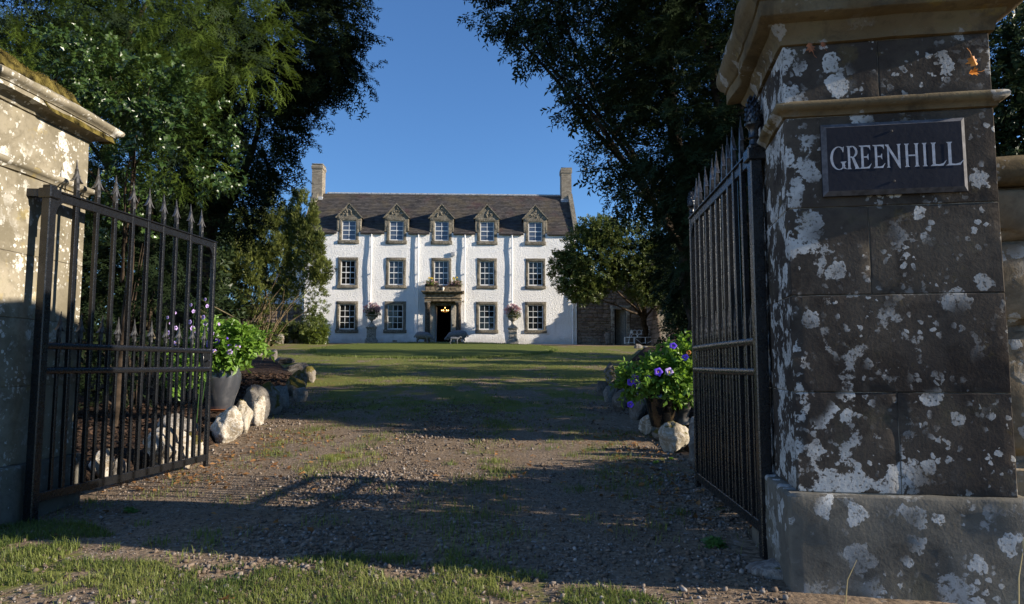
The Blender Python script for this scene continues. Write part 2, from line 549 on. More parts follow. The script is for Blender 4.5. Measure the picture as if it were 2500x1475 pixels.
MT['oak'] = leafmat("holm_oak_leaves", (0.014, 0.027, 0.010), (0.040, 0.060, 0.022), 0.42, 0.22, 0.15)
MT['ilex'] = leafmat("ilex_leaves", (0.028, 0.045, 0.012), (0.125, 0.15, 0.034), 0.42, 0.25, 0.2)
MT['cypress'] = leafmat("upright_yew_foliage", (0.042, 0.060, 0.015), (0.16, 0.18, 0.04), 0.5, 0.3, 0.15)
MT['laurel'] = leafmat("laurel_leaves", (0.045, 0.075, 0.015), (0.16, 0.20, 0.035), 0.3, 0.5, 0.2)
MT['bright'] = leafmat("bright_bedding_leaves", (0.07, 0.15, 0.02), (0.22, 0.36, 0.055), 0.4, 0.4, 0.35, (0.30, 0.50, 0.04))
MT['grass'] = leafmat("grass_blades", (0.050, 0.090, 0.016), (0.25, 0.265, 0.075), 0.5, 0.3, 0.35, (0.2, 0.30, 0.04))
MT['geranium'] = leafmat("wild_geranium_leaves", (0.04, 0.10, 0.02), (0.10, 0.20, 0.04), 0.5, 0.3, 0.3)
MT['straw'] = plain("dry_grass_stalk", (0.45, 0.36, 0.18), 0.8, 0.2)
MT['leaf_dead'] = leafmat("fallen_leaf", (0.12, 0.055, 0.022), (0.34, 0.18, 0.07), 0.7, 0.2, 0.2)
MT['leaf_orange'] = plain("orange_leaf", (0.62, 0.22, 0.03), 0.5, 0.3, var=0.25)
MT['petal_blue'] = plain("violet_petal", (0.16, 0.07, 0.62), 0.6, 0.2, var=0.2, scale=30)
MT['petal_lilac'] = plain("lilac_petal", (0.46, 0.34, 0.68), 0.6, 0.2, var=0.25, scale=30)
MT['petal_pink'] = leafmat("pink_flowers", (0.42, 0.20, 0.26), (0.70, 0.46, 0.46), 0.7, 0.2, 0.2)
MT['petal_yellow'] = plain("yellow_petal", (0.80, 0.50, 0.04), 0.6, 0.2, var=0.2)
MT['petal_white'] = plain("pale_petal", (0.75, 0.68, 0.80), 0.6, 0.2, var=0.1)
MT['moss'] = plain("yellow_green_moss", (0.095, 0.075, 0.020), 0.95, 0.1, var=0.5, scale=14, bump=1.0, bscale=60)
MT['terracotta'] = plain("rusty_saucer", (0.30, 0.12, 0.06), 0.8, 0.2)

MT['moss_fibre'] = leafmat("moss_fibres", (0.045, 0.034, 0.010), (0.17, 0.135, 0.032), 0.9, 0.1, 0.1)

# ------------------------------------------------------------------ the ground
def ground_mat():
    t = NT("drive_gravel_and_moss")
    x, y, z = t.sep()
    # stone colours
    gs = t.vor(34, t.distort(0.02, 20), 'Color')
    gv = t.sep(gs)
    c = t.mix(gv[0], (0.095, 0.068, 0.044), (0.29, 0.215, 0.145))
    c = t.mix(t.math('MULTIPLY', t.step(gv[1], 0.93, 1.0), 0.6), c, (0.42, 0.39, 0.36))
    dirt = t.step(t.noise(1.3, 5, 0.65), 0.42, 0.60)
    c = t.mix(t.math('MULTIPLY', dirt, 0.65), c, t.mix(t.noise(60, 4), (0.115, 0.082, 0.053), (0.24, 0.172, 0.11)))
    # moss and thin grass, more with distance from the gate
    far = t.step(y, 8.0, 19.0)
    near = t.math('SUBTRACT', 1.0, t.step(y, 3.2, 4.0))
    mz = t.noise(0.9, 7, 0.70, co=t.vmath('MULTIPLY', t.co, (1.0, 0.55, 1.0)))
    th = t.math('SUBTRACT', 0.585, t.math('MULTIPLY', far, 0.175))
    th = t.math('SUBTRACT', th, t.math('MULTIPLY', near, 0.06))
    mm = t.step(t.math('SUBTRACT', mz, th), 0.0, 0.06)
    xw = t.math('ADD', x, t.math('MULTIPLY', t.math('SUBTRACT', t.noise(0.5, 2), 0.5), 0.8))
    def bnd(c0, w): return t.step(t.math('ABSOLUTE', t.math('SUBTRACT', xw, c0)), w, 0.02)
    band = t.math('MAXIMUM', t.math('MAXIMUM', bnd(-2.75, 0.45), bnd(-1.68, 0.28)), t.math('MAXIMUM', bnd(-0.22, 0.28), bnd(0.95, 0.42)))
    track = t.math('MAXIMUM', bnd(-2.15, 0.42), bnd(0.36, 0.42))
    fv = t.sep(t.vor(85, t.distort(0.01, 60), 'Color'))
    fine_c = t.mix(fv[0], (0.085, 0.062, 0.042), (0.29, 0.22, 0.155))
    fine_c = t.mix(t.math('MULTIPLY', t.step(fv[1], 0.9, 1.0), 0.6), fine_c, (0.45, 0.42, 0.38))
    c = t.mix(t.math('MULTIPLY', track, 0.75), c, fine_c)
    band = t.math('MULTIPLY', band, t.math('MULTIPLY', t.step(y, 4.0, 5.0), t.step(t.noise(2.2, 5, 0.7), 0.36, 0.56)))
    th = t.math('SUBTRACT', th, t.math('MULTIPLY', band, 0.21))
    ring = t.step(y, 41.5, 45.0)
    mm = t.math('MULTIPLY', mm, t.math('SUBTRACT', 1.0, t.math('MULTIPLY', ring, 0.7)))
    gcol = t.mix(t.noise(26, 5, 0.7), (0.085, 0.098, 0.020), (0.185, 0.195, 0.045))
    gcol = t.mix(t.math('MULTIPLY', t.step(t.noise(5, 5, 0.7), 0.52, 0.66), 0.7), gcol, (0.24, 0.125, 0.045))
    c = t.mix(mm, c, gcol)
    c = t.mix(t.math('MULTIPLY', ring, 0.7), c, (0.27, 0.18, 0.13))
    away = t.step(t.math('ABSOLUTE', x), 24, 34)
    c = t.mix(away, c, (0.07, 0.10, 0.03))
    h = t.math('ADD', t.math('MULTIPLY', t.vor(34, t.distort(0.02, 20)), -0.5), t.math('MULTIPLY', t.noise(16, 8, 0.75), 1.0))
    t.bump(h, 0.6, 0.02)
    return t.done(c, 0.95, 0.15)
MT['ground'] = ground_mat()
def axis(lo, hi, fine_lo, fine_hi, st, grow=1.25):
    a = list(np.arange(fine_lo, fine_hi + 1e-6, st))
    d = st
    while a[0] > lo:
        d *= grow; a.insert(0, a[0] - d)
    d = st
    while a[-1] < hi:
        d *= grow; a.append(a[-1] + d)
    return np.array(a)
ax, ay = axis(-700, 700, -4.0, 3.0, 0.085), axis(-40, 900, 2.2, 12.0, 0.085)
gx, gy = np.meshgrid(ax, ay, indexing='ij')
gz = zg(gx, gy)
P = np.stack([gx.ravel(), gy.ravel(), gz.ravel()], 1)
fade = np.clip((60 - P[:, 1]) / 20, 0, 1) * np.clip((30 - np.abs(P[:, 0])) / 10, 0, 1)
P[:, 2] += ((noise(P, 0.9, 3) - 0.5) * 0.035 + (noise(P, 4.0, 4) - 0.5) * 0.014) * fade
ni, nj = len(ax), len(ay)
ii = (np.arange(ni - 1)[:, None] * nj + np.arange(nj - 1)[None, :]).ravel()
F = np.stack([ii, ii + nj, ii + nj + 1, ii + 1], 1)
obj("ground", tri_mesh("ground", P, F, MT['ground'], smooth=True), kind='structure')
def gz_true(x, y):
    x = np.atleast_1d(np.asarray(x, float)); y = np.atleast_1d(np.asarray(y, float))
    p = np.stack([x, y, zg(x, y)], 1)
    fd = np.clip((60 - y) / 20, 0, 1) * np.clip((30 - np.abs(x)) / 10, 0, 1)
    return p[:, 2] + ((noise(p, 0.9, 3) - 0.5) * 0.035 + (noise(p, 4.0, 4) - 0.5) * 0.014) * fd

# lawn in front of the house, a low oval island with a cut edge
def lawn_mat():
    t = NT("mown_lawn")
    c = t.mix(t.noise(14, 6, 0.7), (0.065, 0.090, 0.018), (0.145, 0.165, 0.038))
    c = t.mix(t.math('MULTIPLY', t.step(t.noise(1.1, 5), 0.45, 0.7), 0.35), c, (0.11, 0.13, 0.035))
    nrm = t.sep(t.n("NewGeometry").outputs['True Normal'])[2]
    c = t.mix(t.step(nrm, 0.90, 0.70), c, (0.035, 0.026, 0.018))
    t.bump(t.noise(45, 5, 0.7), 0.9, 0.04)
    return t.done(c, 0.95, 0.1)
MT['lawn'] = lawn_mat()
LCX, LCY, LRX, LRY = -3.85, 36.3, 5.95, 8.9
b = B(); V = []; nseg = 96
rings = [1.012, 1.0, 0.985, 0.93, 0.8, 0.6, 0.4, 0.2, 0.0]
lift = [-0.03, 0.035, 0.055, 0.065, 0.07, 0.08, 0.08, 0.08, 0.08]
for rr, lf in zip(rings, lift):
    for k in range(nseg):
        t_ = 2 * math.pi * k / nseg
        wob = 1 + 0.012 * math.sin(5 * t_) + 0.008 * math.sin(11 * t_ + 1)
        x = LCX + LRX * rr * wob * math.cos(t_); y = LCY + LRY * rr * wob * math.sin(t_)
        V.append((x, y, g(x, y) + lf))
Fq = [(i * nseg + k, i * nseg + (k + 1) % nseg, (i + 1) * nseg + (k + 1) % nseg, (i + 1) * nseg + k) for i in range(len(rings) - 1) for k in range(nseg)]
b.raw(V, Fq)
obj("lawn", b.mesh("lawn", MT['lawn'], smooth=40), kind='structure')

# beds of dark bark mulch behind the boulder edgings
def mulch_mat():
    t = NT("bark_mulch")
    v = t.vor(26, t.distort(0.05, 8), 'Color')
    c = t.mix(t.sep(v)[0], (0.018, 0.012, 0.009), (0.060, 0.038, 0.026))
    t.bump(t.math('ADD', t.vor(26, t.distort(0.05, 8)), t.noise(8, 5)), 1.0, 0.05)
    return t.done(c, 0.95, 0.1)
MT['mulch'] = mulch_mat()
LEDGE = [(-3.42, 5.5), (-3.38, 6.4), (-3.42, 7.4), (-3.55, 8.5), (-3.7, 9.5), (-3.92, 10.5), (-4.0, 11.5), (-4.2, 13.0), (-4.5, 14.3), (-5.0, 16.8), (-6.2, 19.6), (-8.1, 24.2), (-9.0, 25.6), (-10.9, 29.2), (-13.5, 36.0), (-14.9, 46.0)]
REDGE = [(1.9, 6.2), (1.88, 7.6), (1.9, 9.2), (1.95, 10.7), (1.95, 13.0), (2.05, 14.2), (2.6, 17.2), (3.1, 20.4), (4.6, 27.0), (6.9, 37.0)]
def bed(edge, side, width, lab):
    b = B(); V = []
    cols = [0.0, 0.10, 0.35, 1.2, 3.0, width]
    lift = [-0.05, 0.10, 0.16, 0.19, 0.22, 0.25]
    for x, y in edge:
        for c_, l_ in zip(cols, lift):
            V.append((x + side * c_, y, g(x + side * c_, y) + l_))
    k = len(cols)
    b.raw(V, [(i * k + j, i * k + j + 1, (i + 1) * k + j + 1, (i + 1) * k + j) for i in range(len(edge) - 1) for j in range(k - 1)])
    obj("flower_bed", b.mesh("flower_bed", MT['mulch'], smooth=60), kind='structure')
bed(LEDGE, -1, 14.0, 'left')
bed(REDGE, 1, 14.0, 'right')

# ------------------------------------------------------------------ the house
HX, HY, HZ, HR = -4.66, 46.0, 2.47, R(2.5)
house = thing("country_house", "white harled three storey country house with five stone dormers and slate roof", "house", (HX, HY, HZ), HR)
XL, XR, DEP, EAVE, RIDGE_Z = -9.0, 8.98, 6.6, 7.32, 10.72
RIDGE_Y = DEP / 2
CX = [-6.2, -3.05, -0.05, 2.99, 6.23]
# openings in the front: (x0, x1, z0, z1)
OPEN = []
for i, cx in enumerate(CX):
    if i != 2:
        OPEN.append((cx - 0.71, cx + 0.71, 0.60, 2.70))
    OPEN.append((cx - 0.66, cx + 0.66, 3.56 if i != 2 else 3.40, 5.62))
    OPEN.append((cx - 0.66, cx + 0.66, 6.53, EAVE))
DOOR = (-0.75, 0.95, -0.6, 2.60)
OPEN.append(DOOR)
xs = sorted(set([XL - 0.0, XR] + [o[0] for o in OPEN] + [o[1] for o in OPEN] + list(np.arange(-8.5, 9, 0.5))))
zs = sorted(set([-0.6, EAVE] + [o[2] for o in OPEN] + [o[3] for o in OPEN] + list(np.arange(0, 7.3, 0.5))))
b = B()
def wy(x, z):
    p = np.array([[x, 0.0, z]])
    return float(-0.02 + (noise(p, 0.8, 21)[0] - 0.5) * 0.05 - max(0, (1.2 - z)) * 0.02)
idx = {}
V = []
def vid(x, z):
    if (x, z) not in idx:
        idx[(x, z)] = len(V); V.append((x, wy(x, z), z))
    return idx[(x, z)]
Fq = []
for i in range(len(xs) - 1):
    for j in range(len(zs) - 1):
        mx, mz = (xs[i] + xs[i + 1]) / 2, (zs[j] + zs[j + 1]) / 2
        if any(o[0] < mx < o[1] and o[2] < mz < o[3] for o in OPEN):
            continue
        Fq.append((vid(xs[i], zs[j]), vid(xs[i + 1], zs[j]), vid(xs[i + 1], zs[j + 1]), vid(xs[i], zs[j + 1])))
b.raw(V, Fq)
# returns, gables and back
for X in (XL, XR):
    b.raw([(X, wy(X, -0.6), -0.6), (X, DEP, -0.6), (X, DEP, EAVE), (X, RIDGE_Y, RIDGE_Z - 0.1), (X, wy(X, EAVE), EAVE)], [(0, 1, 2, 3, 4)])
b.raw([(XL, DEP, -0.6), (XR, DEP, -0.6), (XR, DEP, EAVE), (XL, DEP, EAVE)], [(0, 1, 2, 3)])
obj("wall", b.mesh("house_wall", MT['harl'], smooth=40), house, label="white roughcast walls")
# dark rooms behind the windows
b = B()
b.box(XL + 0.3, XR - 0.3, 0.35, DEP - 0.3, 0.0, EAVE - 0.2)
me = b.mesh("room_walls", MT['dark'])
# keep the door open: cut the front face there by building it as strips instead
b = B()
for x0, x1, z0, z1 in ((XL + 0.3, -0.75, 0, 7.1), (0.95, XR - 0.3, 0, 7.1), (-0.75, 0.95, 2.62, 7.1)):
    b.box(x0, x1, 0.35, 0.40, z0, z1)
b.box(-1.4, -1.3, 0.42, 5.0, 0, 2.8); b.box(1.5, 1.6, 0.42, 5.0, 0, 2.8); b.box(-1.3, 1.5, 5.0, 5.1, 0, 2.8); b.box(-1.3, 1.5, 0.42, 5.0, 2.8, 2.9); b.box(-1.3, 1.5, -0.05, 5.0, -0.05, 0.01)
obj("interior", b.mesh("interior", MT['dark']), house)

def window(x, z0, z1, half, sill_x, opn, cols, rows, gl, top_open, sur=None):
    """a sash window in a stone surround; x is its middle, opn = (half width, z0, z1) of the glazed opening"""
    hw, q0, q1 = opn
    b = B()
    y0, y1 = -0.055, 0.16
    sd = int(abs(x) * 10 + z0 * 7)
    for s in ((-1, 1) if sur is None else (-1,)):
        b.rbox(x + min(s * hw, s * half), x + max(s * hw, s * half), y0, y1, q0, q1, step=0.3, rnd=0.015, amp=0.012, freq=3, seed=sd)
    if sur is None:
        b.rbox(x - half, x + half, y0 - 0.004, y1, q1 + 0.002, z1, step=0.3, rnd=0.015, amp=0.012, freq=3, seed=sd + 3)
    w = obj("window", b.mesh("window_surround", MT['dressed'], smooth=50, weld=1e-4), house)
    if sur is not None:
        obj("jamb_stone", B().rbox(x + hw, x + half, y0, y1, q0, q1, step=0.3, rnd=0.015, amp=0.012, freq=3, seed=sd).mesh("jamb_stone", MT['dressed'], smooth=50, weld=1e-4), w)
    b = B(); b.rbox(x - half - sill_x, x + half + sill_x, -0.11, y1, z0, q0 - 0.002, step=0.3, rnd=0.02, amp=0.014, freq=3, seed=sd + 8)
    obj("sill", b.mesh("window_sill", MT['dressed'], smooth=50, weld=1e-4), w)
    # sash: outer frame, meeting rail, glazing bars
    b = B(); ys0, ys1 = 0.045, 0.095
    fr = 0.05
    b.box(x - hw, x - hw + fr, ys0, ys1, q0, q1); b.box(x + hw - fr, x + hw, ys0, ys1, q0, q1)
    b.box(x - hw + fr, x + hw - fr, ys0, ys1, q1 - fr, q1); b.box(x - hw + fr, x + hw - fr, ys0, ys1, q0, q0 + 0.085)
    ia, ib, ja, jb = x - hw + fr, x + hw - fr, q0 + 0.085, q1 - fr
    bw = 0.030
    for k in range(1, cols):
        c_ = ia + (ib - ia) * k / cols
        b.box(c_ - bw / 2, c_ + bw / 2, ys0 + 0.003, ys1 - 0.003, ja, jb)
    for k in range(1, rows):
        c_ = ja + (jb - ja) * k / rows
        h_ = 0.028 if k * 2 == rows else bw / 2
        b.box(ia, ib, ys0 + 0.006 - (0.012 if k * 2 == rows else 0), ys1 - 0.006, c_ - h_, c_ + h_)
    obj("sash", b.mesh("window_sash", MT['white']), w)
    pw, ph = (ib - ia) / cols, (jb - ja) / rows
    pm = B().box(-pw / 2, pw / 2, 0, 0.006, -ph / 2, ph / 2).mesh("window_pane", gl)
    for i in range(cols):
        for j in range(rows):
            # hand-made panes: each sits at a slightly different angle, so reflections break up
            obj("pane", pm, w, (x - hw + fr + pw * (i + 0.5), 0.068, ja + ph * (j + 0.5)), (random.uniform(-.006, .006), 0, random.uniform(-.006, .006)))
    return w
for i, cx in enumerate(CX):
    if i != 2:
        window(cx, 0.60, 2.70, 0.71, 0.05, (0.51, 0.83, 2.50), 3, 4, MT['glass'], False)
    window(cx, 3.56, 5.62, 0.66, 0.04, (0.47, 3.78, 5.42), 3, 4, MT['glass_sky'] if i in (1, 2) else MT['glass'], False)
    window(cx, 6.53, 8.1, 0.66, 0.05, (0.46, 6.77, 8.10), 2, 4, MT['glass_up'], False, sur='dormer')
    # dormer: pediment stone, side cheeks, little slated roof with stone skews
    b = B()
    for s in (-1, 1):
        b.rbox(cx + min(s * 0.64, s * 0.80), cx + max(s * 0.64, s * 0.80), -0.05, 0.20, EAVE + 0.05, 8.1, step=0.3, rnd=0.015, amp=0.016, freq=3, seed=i)
    b.rbox(cx - 0.80, cx + 0.80, -0.055, 0.20, 8.102, 8.36, step=0.3, rnd=0.015, amp=0.012, freq=3, seed=i + 4)
    b.prism([(cx - 0.80, 8.362), (cx + 0.80, 8.362), (cx + 0.02, 9.20), (cx - 0.02, 9.20)], -0.05, 0.20)
    dm = obj("dormer", b.mesh("dormer_front", MT['dressed'], smooth=50, weld=1e-4), house)
    b = B()
    rough = B()
    for k in range(26):      # rough worn carving in the pediment
        u_, v_ = random.uniform(-0.62, 0.62), random.uniform(8.42, 9.05)
        if abs(u_) < (9.12 - v_) * 0.80:
            s_ = random.uniform(0.04, 0.09)
            rough.raw(ICO1[0] * (s_, 0.05, s_ * random.uniform(.6, 1.3)) + (cx + u_, -0.05, v_), ICO1[1])
    obj("pediment_carving", rough.mesh("pediment_carving", MT['dressed'], smooth=60), dm, kind='stuff')
    for s in (-1, 1):
        b = B()
        b.prism([(cx + s * 0.92, 8.27), (cx + s * 0.0, 9.30), (cx + s * 0.0, 9.21), (cx + s * 0.84, 8.27)], -0.12, 0.05)
        obj("skew_stone", b.mesh("dormer_skew", MT['dressed'], smooth=30), dm)
    b = B()
    def roofy(z):            # where the main roof is at this height
        return (z - EAVE) * RIDGE_Y / (RIDGE_Z - EAVE)
    for s in (-1, 1):
        b = B()
        b.raw([(cx + s * 0.78, 0.16, EAVE), (cx + s * 0.78, 0.16, 8.3), (cx + s * 0.78, roofy(8.3) + 0.1, 8.3), (cx + s * 0.78, roofy(EAVE) + 0.1, EAVE)], [(0, 1, 2, 3)])
        obj("cheek", b.mesh("dormer_cheek", MT['slate']), dm)
    b = B()
    for s in (-1, 1):
        for k in range(9):
            t0, t1 = k / 9, (k + 1) / 9 + 0.03
            xa, xb = cx + s * (0.88 * (1 - t0)), cx + s * (0.88 * (1 - min(1, t1)))
            za, zb_ = 8.27 + 0.98 * t0 + 0.018, 8.27 + 0.98 * min(1, t1) + 0.004
            yb = roofy((za + zb_) / 2) + 0.15
            b.raw([(xa, 0.051, za), (xb, 0.051, zb_), (xb, yb, zb_), (xa, yb, za), (xa, 0.051, za - 0.016), (xa, yb, za - 0.016)], [(0, 1, 2, 3), (0, 3, 5, 4)])
    obj("roof", b.mesh("dormer_roof", MT['slate']), dm)

# main roof: every slate is its own small slab, all joined in one part
b = B()
def bays():
    xa = [XL - 0.1] + CX + [XR + 0.05]
    for k in range(6):
        yield xa[k] + (0.79 if k > 0 else 0), xa[k + 1] - (0.79 if k < 5 else 0)
for a_, c_ in bays():
    b.raw([(a_, -0.10, EAVE - 0.08), (c_, -0.10, EAVE - 0.08), (c_, 0.26, EAVE + 0.26), (a_, 0.26, EAVE + 0.26)], [(0, 1, 2, 3)])
b.raw([(XL - 0.1, 0.25, EAVE + 0.25), (XR + 0.05, 0.25, EAVE + 0.25), (XR + 0.05, RIDGE_Y, RIDGE_Z - 0.05), (XL - 0.1, RIDGE_Y, RIDGE_Z - 0.05), (XL - 0.1, DEP + 0.1, EAVE - 0.1), (XR + 0.05, DEP + 0.1, EAVE - 0.1)], [(0, 1, 2, 3), (3, 2, 5, 4)])
obj("roof", b.mesh("roof_deck", MT['gutter']), house)
nrow = 26
VV = []; FF = []
slope = np.array([0, RIDGE_Y + 0.12, RIDGE_Z - EAVE + 0.03]); slope_l = np.linalg.norm(slope); sd_ = slope / slope_l
nrm = np.array([0, -sd_[2], sd_[1]])
rowh = slope_l / nrow
for r_ in range(nrow):
    x = XL - 0.12 + (r_ % 2) * 0.13
    while x < XR:
        w_ = random.uniform(0.22, 0.30)
        base = np.array([x, -0.13, EAVE - 0.05]) + sd_ * (rowh * r_ + random.uniform(-.012, .012))
        lf = 0.030 + random.uniform(0, 0.012)
        a = base + nrm * lf; c_ = base + sd_ * rowh * 1.25 + nrm * 0.006
        X1 = min(x + w_ - 0.008, XR + 0.04)
        hit = [c for c in CX if c - 0.80 < X1 and x < c + 0.80] if base[1] < 0.21 else []
        if hit:
            cc = hit[0]
            if x < cc - 0.84: X1 = cc - 0.80
            elif X1 > cc + 0.84: x_old = x; base[0] = a[0] = c_[0] = cc + 0.80
            else:
                x += w_; continue
        tl = random.uniform(-.006, .006)
        k = len(VV)
        VV += [a, (X1, a[1], a[2] + tl), (X1, c_[1], c_[2]), c_, base - (0, 0, 0), (X1, base[1], base[2])]
        FF += [(k, k + 1, k + 2, k + 3), (k, k + 4, k + 5, k + 1)]
        x += w_
b = B().raw(np.array([tuple(v) for v in VV]), FF)
obj("roof_slates", b.mesh("roof_slates", MT['slate']), house, kind='stuff')
b = B()
b.tube([(XL + 0.6, RIDGE_Y, RIDGE_Z + 0.02), (XR - 0.6, RIDGE_Y, RIDGE_Z + 0.02)], 0.085, 8)
for k in range(38):
    x = XL + 0.7 + k * 0.44
    b.tube([(x, RIDGE_Y, RIDGE_Z + 0.02), (x + 0.03, RIDGE_Y, RIDGE_Z + 0.02)], 0.095, 8)
obj("ridge", b.mesh("roof_ridge", MT['lead'], smooth=40), house)
# skew copings on the gables
for X0, X1 in ((XL - 0.28, XL + 0.06), (XR - 0.14, XR + 0.16)):
    b = B()
    for k in range(5):
        p0, p1 = k / 5 + 0.004, (k + 1) / 5 - 0.004
        y0, z0 = -0.2 + (RIDGE_Y - 0.15) * p0, EAVE - 0.1 + (RIDGE_Z - EAVE) * p0
        y1, z1 = -0.2 + (RIDGE_Y - 0.15) * p1, EAVE - 0.1 + (RIDGE_Z - EAVE) * p1
        b.prism([(y0, z0 - 0.15), (y1, z1 - 0.15), (y1, z1 + 0.22), (y0, z0 + 0.22)], X0, X1, axis='x')
    obj("skew_coping", b.mesh("skew_coping", MT['dressed']), house)
# chimneys: brick by brick, joined
def chimney(x0, x1, y0, y1, z0, z1):
    core = B().box(x0 + 0.015, x1 - 0.015, y0 + 0.015, y1 - 0.015, z0, z1 - 0.02)
    ch = obj("chimney", core.mesh("chimney_core", MT['mortar']), house)
    b = B(); bl, bh, jt = 0.225, 0.078, 0.012
    z = z0; row = 0
    while z < z1 - bh:
        out = 0.045 if z > z1 - 0.36 and z < z1 - 0.09 else 0.0
        for (u0, u1, fx) in ((x0, x1, 'f'), (y0, y1, 'l'), (y0, y1, 'r'), (x0, x1, 'b')):
            u = u0 - (bl / 2 if row % 2 else 0)
            while u < u1 - 0.01:
                a, c_ = max(u, u0), min(u + bl - jt, u1)
                j = random.uniform(-.004, .004)
                if c_ - a > 0.03:
                    if fx == 'f': b.box(a - (out if a == u0 else 0), c_ + (out if c_ == u1 else 0), y0 - out + j, y0 + 0.05, z, z + bh - jt)
                    elif fx == 'b': b.box(a, c_, y1 - 0.05, y1 + out + j, z, z + bh - jt)
                    elif fx == 'l': b.box(x0 - out + j, x0 + 0.05, a + 0.052, c_ + 0.0, z, z + bh - jt)
                    else: b.box(x1 - 0.05, x1 + out + j, a + 0.052, c_, z, z + bh - jt)
                u += bl
        z += bh; row += 1
    obj("brickwork", b.mesh("chimney_brickwork", MT['brick']), ch, kind='stuff')
    b = B(); b.rbox(x0 - 0.03, x1 + 0.03, y0 - 0.03, y1 + 0.03, z1 - 0.02, z1 + 0.05, step=0.3, rnd=0.02, amp=0.01)
    obj("chimney_cap", b.mesh("chimney_cap", MT['dressed'], smooth=50, weld=1e-4), ch)
    b = B(); b.rbox(x0 - 0.06, x1 + 0.06, y0 - 0.10, y1 + 0.10, z0 - 0.6, z0, step=0.3, rnd=0.02, amp=0.01)
    obj("chimney_foot", b.mesh("chimney_foot", MT['lead'], smooth=50, weld=1e-4), ch)
chimney(XL - 0.42, XL + 0.32, RIDGE_Y - 0.5, RIDGE_Y + 0.5, RIDGE_Z - 0.35, 12.72)
chimney(XR - 0.62, XR + 0.10, RIDGE_Y - 0.5, RIDGE_Y + 0.5, RIDGE_Z - 0.35, 12.65)
# gutter and downpipes
b = B()
for k in range(6):
    a, c_ = list(bays())[k]
    obj("gutter", B().tube([(a, -0.13, EAVE - 0.09), (c_, -0.13, EAVE - 0.09)], 0.06, 8).mesh("eaves_gutter", MT['gutter'], smooth=40), house)
pipe_b = B()
for px_, top, bot in ((-4.68, EAVE - 0.14, -0.1), (-1.58, EAVE - 0.14, -0.1), (1.51, EAVE - 0.14, -0.1), (4.66, EAVE - 0.14, -0.1), (8.72, 5.6, -0.1)):
    b = B()
    b.tube([(px_, -0.12, top), (px_, -0.12, bot)], 0.043, 10)
    z = bot + 1.0
    while z < top - 0.3:
        b.tube([(px_, -0.12, z), (px_, -0.12, z + 0.09)], 0.056, 10)
        b.box(px_ - 0.08, px_ + 0.08, -0.08, -0.0, z + 0.02, z + 0.06)
        z += 1.8
    obj("downpipe", b.mesh("downpipe", MT['white'], smooth=40), house)
# porch
for cx_ in (-0.90, 1.12):
    b = B()
    b.lathe([(0.20, 0.0), (0.20, 0.10), (0.185, 0.13), (0.165, 0.18), (0.17, 0.5), (0.168, 1.2), (0.15, 2.25), (0.155, 2.30), (0.175, 2.33), (0.16, 2.36), (0.19, 2.44), (0.20, 2.50), (0.20, 2.60)], 18, (cx_, -0.42, 0))
    col = obj("column", b.mesh("porch_column", MT['column'], smooth=45), house)
    b = B(); b.cbox(cx_ - 0.21, cx_ + 0.21, -0.62, -0.22, 2.60, 2.66, 0.01)
    obj("capital", b.mesh("column_capital", MT['jamb']), col)
b = B()
b.cbox(-1.10, 1.32, -0.64, -0.03, 2.66, 2.76, 0.01)
b.cbox(-1.07, 1.29, -0.61, -0.03, 2.762, 2.86, 0.01)
b.cbox(-1.12, 1.34, -0.66, -0.03, 2.862, 2.92, 0.01)
b.cbox(-1.05, 1.27, -0.58, -0.03, 2.922, 3.16, 0.01)
b.cbox(-1.14, 1.36, -0.68, -0.03, 3.162, 3.20, 0.01)
b.cbox(-1.24, 1.46, -0.80, -0.03, 3.202, 3.27, 0.012)
b.cbox(-1.30, 1.52, -0.86, -0.03, 3.272, 3.33, 0.012)
obj("entablature", b.mesh("porch_entablature", MT['porch'], smooth=30), house)
b = B(); b.cbox(-1.06, 1.28, -0.58, -0.03, 3.332, 3.62, 0.015)
for k in range(7):
    b.cbox(-1.02 + k * 0.33, -0.78 + k * 0.33, -0.592, -0.575, 3.38, 3.58, 0.004)
obj("parapet", b.mesh("porch_parapet", MT['porch'], smooth=30), house)
for x0, x1 in ((-0.75, -0.44), (0.62, 0.95)):
    b = B(); b.cbox(x0, x1, -0.14, 0.30, -0.05, 2.42, 0.012)
    obj("door_jamb", b.mesh("door_jamb", MT['jamb'], smooth=30), house)
b = B(); b.cbox(-0.75, 0.95, -0.135, 0.30, 2.422, 2.66, 0.012)
obj("door_lintel", b.mesh("door_lintel", MT['porch'], smooth=30), house)
b = B(); b.cbox(-0.42, -0.37, 0.31, 1.2, 0.02, 2.40, 0.008)
obj("door", b.mesh("open_door", MT['white']), house, label="front door folded open into the hall")
b = B(); b.lathe([(0.0, 0), (0.05, 0.0), (0.06, 0.02), (0.05, 0.04), (0.0, 0.05)], 12)
obj("door_bell", b.mesh("door_bell", MT['iron'], smooth=50), house, (0.76, -0.14, 1.13), (R(90), 0, 0))
b = B(); b.cbox(-0.75, 0.95, -0.75, 0.28, -0.4, 0.0, 0.015)
obj("doorstep", b.mesh("doorstep", MT['carved'], smooth=30), house)
for vx in (-4.35 + 1.3, 4.9):
    b = B(); b.box(vx - 0.15, vx + 0.15, -0.06, 0.0, 0.02, 0.14)
    for k in range(4):
        b.box(vx - 0.13, vx + 0.13, -0.07, -0.062, 0.035 + k * 0.026, 0.05 + k * 0.026)
    obj("air_vent", b.mesh("air_vent", MT['carved']), house)
b = B(); b.cbox(-0.14, 0.14, -0.10, 0.0, -0.14, 0.14, 0.015)
o = obj("alarm_box", b.mesh("alarm_box", MT['lead'], smooth=30), house, (0.72, -0.045, 5.88))
